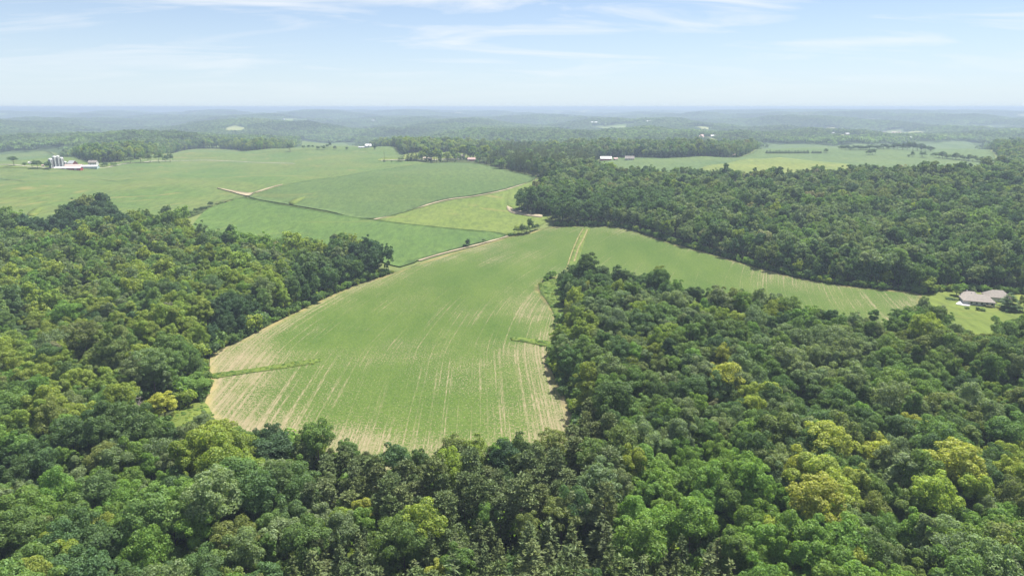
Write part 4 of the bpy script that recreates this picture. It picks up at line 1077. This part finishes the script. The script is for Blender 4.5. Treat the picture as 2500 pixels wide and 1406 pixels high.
silo(160.5,407,7,394.5,M_NAVY,'short dark blue steel silo at the right of the row')
FB = 'buildings of the silo farm'
P_ = px_pos(163,414.5); building('long_shed', P_, R(6), 44, 9, 2.6, 4.6, M_RED, M_TIN, 'long low red shed with pale metal roof at the foot of the silos', 'shed', FB, doors=3)
P_ = px_pos(180,409.5); building('feed_shed', P_, R(4), 27, 13, 2.8, 5.0, M_RED, M_PINK, 'low shed with pinkish roof behind the long shed', 'shed', FB, doors=2)
P_ = px_pos(178,405); building('barn', P_, R(-24), 13, 9, 4.0, 8.0, M_RED, M_TIN, 'red barn with pale gabled roof right of the silos', 'barn', FB, doors=1, windows=2)
P_ = px_pos(221,413); building('machine_shed', P_, R(7), 24, 9, 4.2, 6.2, M_TEAL, M_TIN, 'pale teal shed with light roof at the right end of the farm', 'shed', FB, doors=3, door_mat=M_TEAL)
P_ = px_pos(229,405); building('farmhouse', P_, R(3), 13, 8, 5.6, 8.6, M_WHITE, M_GREYROOF, 'white two-storey farmhouse behind the teal shed', 'house', FB, windows=5, chimney=True)
P_ = px_pos(75,401); building('small_shed', P_, R(5), 5, 4, 2.6, 4.0, M_RED, M_WHITE, 'tiny red shed with white roof by the lane tree', 'shed', FB, doors=1)
P_ = px_pos(106,408); building('small_shed', P_, R(15), 3.4, 3, 2.4, 3.4, M_WHITE, M_PINK, 'tiny pale shed between the two dark farm trees', 'shed', FB, doors=1)
FM = 'buildings of the middle farmstead'
P_ = px_pos(1153,393); building('red_house', P_, R(-12), 15, 8, 3.0, 5.6, M_RED, M_PINK, 'red house with pale pinkish roof on the lawn above the corn', 'house', FM, windows=3, doors=1)
P_ = px_pos(1044,390); building('house', P_, R(4), 16, 8, 2.8, 5.2, M_BROWN, M_TAN, 'brown house with tan roof half hidden behind farmstead trees', 'house', FM, windows=4, doors=1)
P_ = px_pos(1126,386); building('white_shed', P_, R(2), 14, 8, 4.0, 6.0, M_WHITE, M_GREYROOF, 'pale shed behind the slim conifers', 'shed', FM, doors=2)
P_ = px_pos(1188,372); building('large_house', P_, R(-6), 24, 11, 5.0, 9.0, M_SIDING, M_TIN, 'large house with pale roof showing over the treetops', 'house', FM, windows=5)
FW = 'buildings of the white farm'
P_ = px_pos(899,355); P_ = (*rim_back(*P_[:2]), 0); P_ = (P_[0], P_[1], float(H(P_[0], P_[1]))); building('white_barn', P_, R(20), 13, 9, 4.5, 8.5, M_WHITE, M_TIN, 'white barn of the far farm behind the pasture', 'barn', FW, doors=1)
P_ = px_pos(883,357); P_ = (*rim_back(*P_[:2]), 0); P_ = (P_[0], P_[1], float(H(P_[0], P_[1]))); building('white_shed', P_, R(5), 14, 6, 2.5, 4.0, M_WHITE, M_TIN, 'low white shed left of the far white barn', 'shed', FW, doors=2)
P_ = px_pos(897,347); P_ = (*rim_back(*P_[:2]), 0); P_ = (P_[0], P_[1], float(H(P_[0], P_[1]))); building('white_house', P_, R(-15), 11, 8, 5.0, 8.0, M_WHITE, M_WHITE, 'white house behind the far white barn', 'house', FW, windows=3)
FR = 'buildings along the far right field'
P_ = px_pos(1479,392); building('red_barn', P_, R(-3), 20, 11, 3.6, 7.2, M_RED, M_TIN, 'red barn with long white roof beside the pine plantation', 'barn', FR, doors=2, door_mat=M_RED)
P_ = px_pos(1503,391); building('small_red_shed', P_, R(8), 7, 5, 2.5, 4.2, M_RED, M_PINK, 'small red shed right of the white-roofed barn', 'shed', FR, doors=1)
P_ = px_pos(1537,391); building('grey_house', P_, R(-10), 16, 10, 3.0, 7.0, M_SIDING, M_GREYROOF, 'house with big grey roof right of the red barn', 'house', FR, windows=4, doors=1)
P_ = px_pos(1777,376); building('camp_shed', P_, R(12), 6, 4, 2.4, 3.6, M_WHITE, M_WHITE, 'white hut among the tall trunks by the far field', 'hut', FR, doors=1)
P_ = px_pos(1789,381); building('tan_shed', P_, R(20), 9, 5, 2.4, 3.8, M_TAN, M_PINK, 'low tan shed at the field edge by the tall trunks', 'shed', FR, doors=1)
P_ = px_pos(1815,374); building('camp_shed', P_, R(-8), 5, 4, 2.6, 3.8, M_WHITE, M_TIN, 'white hut right of the low tan shed', 'hut', FR, doors=1)
P_ = px_pos(1938,347); building('white_long_shed', P_, R(5), 40, 12, 4.0, 6.0, M_WHITE, M_TIN, 'long white-roofed building beyond the far right field', 'shed', FR, doors=3)
# the house in the clearing
P_ = px_pos(2397,747); hx0, hy0, hz0_ = P_[:3]; rz_ = R(-20)
building('house', (hx0, hy0 + 5, hz0_), rz_, 16, 11, 2.8, 5.8, M_SIDING, M_GREYROOF, 'grey-roofed house on the lawn in the clearing at right', 'house', 'house in the clearing', hip=4.5, windows=5, doors=1, vents=2)
P2 = px_pos(2374,734); building('house_wing', (P2[0], P2[1] + 3, P2[2]), rz_, 9, 8, 2.6, 4.9, M_SIDING, M_GREYROOF, 'smaller grey-roofed wing on the far left of the house', 'house', 'house in the clearing', hip=3.0, windows=2, vents=1)
P2 = px_pos(2442,737); building('garage', (P2[0], P2[1] + 4, P2[2]), R(-12), 12, 10, 3.0, 6.2, M_SIDING, M_GREYROOF, 'garage with grey hipped roof behind the conical conifer', 'garage', 'house in the clearing', hip=3.6, doors=2)
drape('patio', smooth_poly(poly([(2333,744),(2343,737),(2352,734.5),(2363,738),(2369,744),(2365,749),(2350,747)]), 2.0), M_WHITE, 0.55, 2.5, 'white patio slab left of the grey-roofed house', 0.6)
# village in the far valley
rv = np.random.default_rng(77); vpos = []
while len(vpos) < 64:
    a, b = rv.uniform(1690, 2310), rv.uniform(327, 345)
    if b < 333 + max(0, (1850 - a)) * 0.02 and not 1900 < a < 2200: continue
    x, y, z, k = px_pos(a, b)
    if np.hypot(x, y) < 2000 or any((x - q) ** 2 + (y - w) ** 2 < 500 for q, w in vpos): continue
    vpos.append((x, y)); L = rv.uniform(9, 19)
    building('village_house', (x, y, z + 6.0), rv.uniform(-0.6, 0.6), L, L * 0.6, 5.0, 8.0, [M_WHITE, M_SIDING, M_WHITE, M_TAN][rv.integers(4)], [M_TIN, M_GREYROOF, M_TIN, M_PINK][rv.integers(4)],
             'small pale house of the hazy village in the far valley', 'house', 'village houses in the far valley')
for k, (a, b, w) in enumerate([(1450,305,30),(1585,303,26),(913,299,30),(690,296,24),(40,292,22),(105,276,60),(320,283,60)]):
    x, y, z, kk = px_pos(a, b); building('far_shed', (x, y, z + 8), rv.uniform(-0.3, 0.3), w * 1.3, w * 0.6, 6, 10, M_WHITE, M_TIN, '%s white farm shed from left among the hazy far hills' % ordinal([6,7,5,4,1,2,3][k]), 'shed', 'white sheds on the far hills')
# utility pole
x, y, z, k = px_pos(938.5,397); hp = 26 / k; root = empty('utility_pole', (x, y, z)); tag(root, 'wooden utility pole on the field rim left of the farmstead', 'utility pole')
mesh_obj('pole', *tube((0, 0, -1), (0, 0, hp), 0.24, 0.16, 8), M_WOOD, root); mesh_obj('crossarm', *box_vf(-1.3, 1.3, -0.3, -0.17, hp - 1.0, hp - 0.8), M_WOOD, root)
for q in (-1.15, -0.4, 0.4, 1.15): mesh_obj('insulator', *tube((q, -0.23, hp - 0.8), (q, -0.23, hp - 0.55), 0.09, 0.07, 6), M_DOME, root)

# ------------------------------------------------------------------ haze
hx_, hz0, hz1 = 42000.0, GZ_MIN - 1.0, 126.0
t = NT('haze')
pv = t.node('ShaderNodeVolumePrincipled', {'Color': HAZE_COLOR, 'Density': HAZE_DENSITY, 'Anisotropy': 0.1})
t.l.new(pv.outputs[0], t.out.inputs['Volume'])
hv = [(sx * hx_, sy * hx_, z) for z in (hz0, hz1) for sx, sy in ((-1, -1), (1, -1), (1, 1), (-1, 1))]
hz = mesh_obj('haze', hv, [(3, 2, 1, 0), (4, 5, 6, 7), (0, 1, 5, 4), (1, 2, 6, 5), (2, 3, 7, 6), (3, 0, 4, 7)], t.m)
tag(hz, 'pale summer haze over the whole landscape', None, None, 'stuff')
print('trees', N, 'single', single.sum(), 'patches', len(Q), 'bush', len(B), 'ground', GZ_MIN, GZ_MAX)
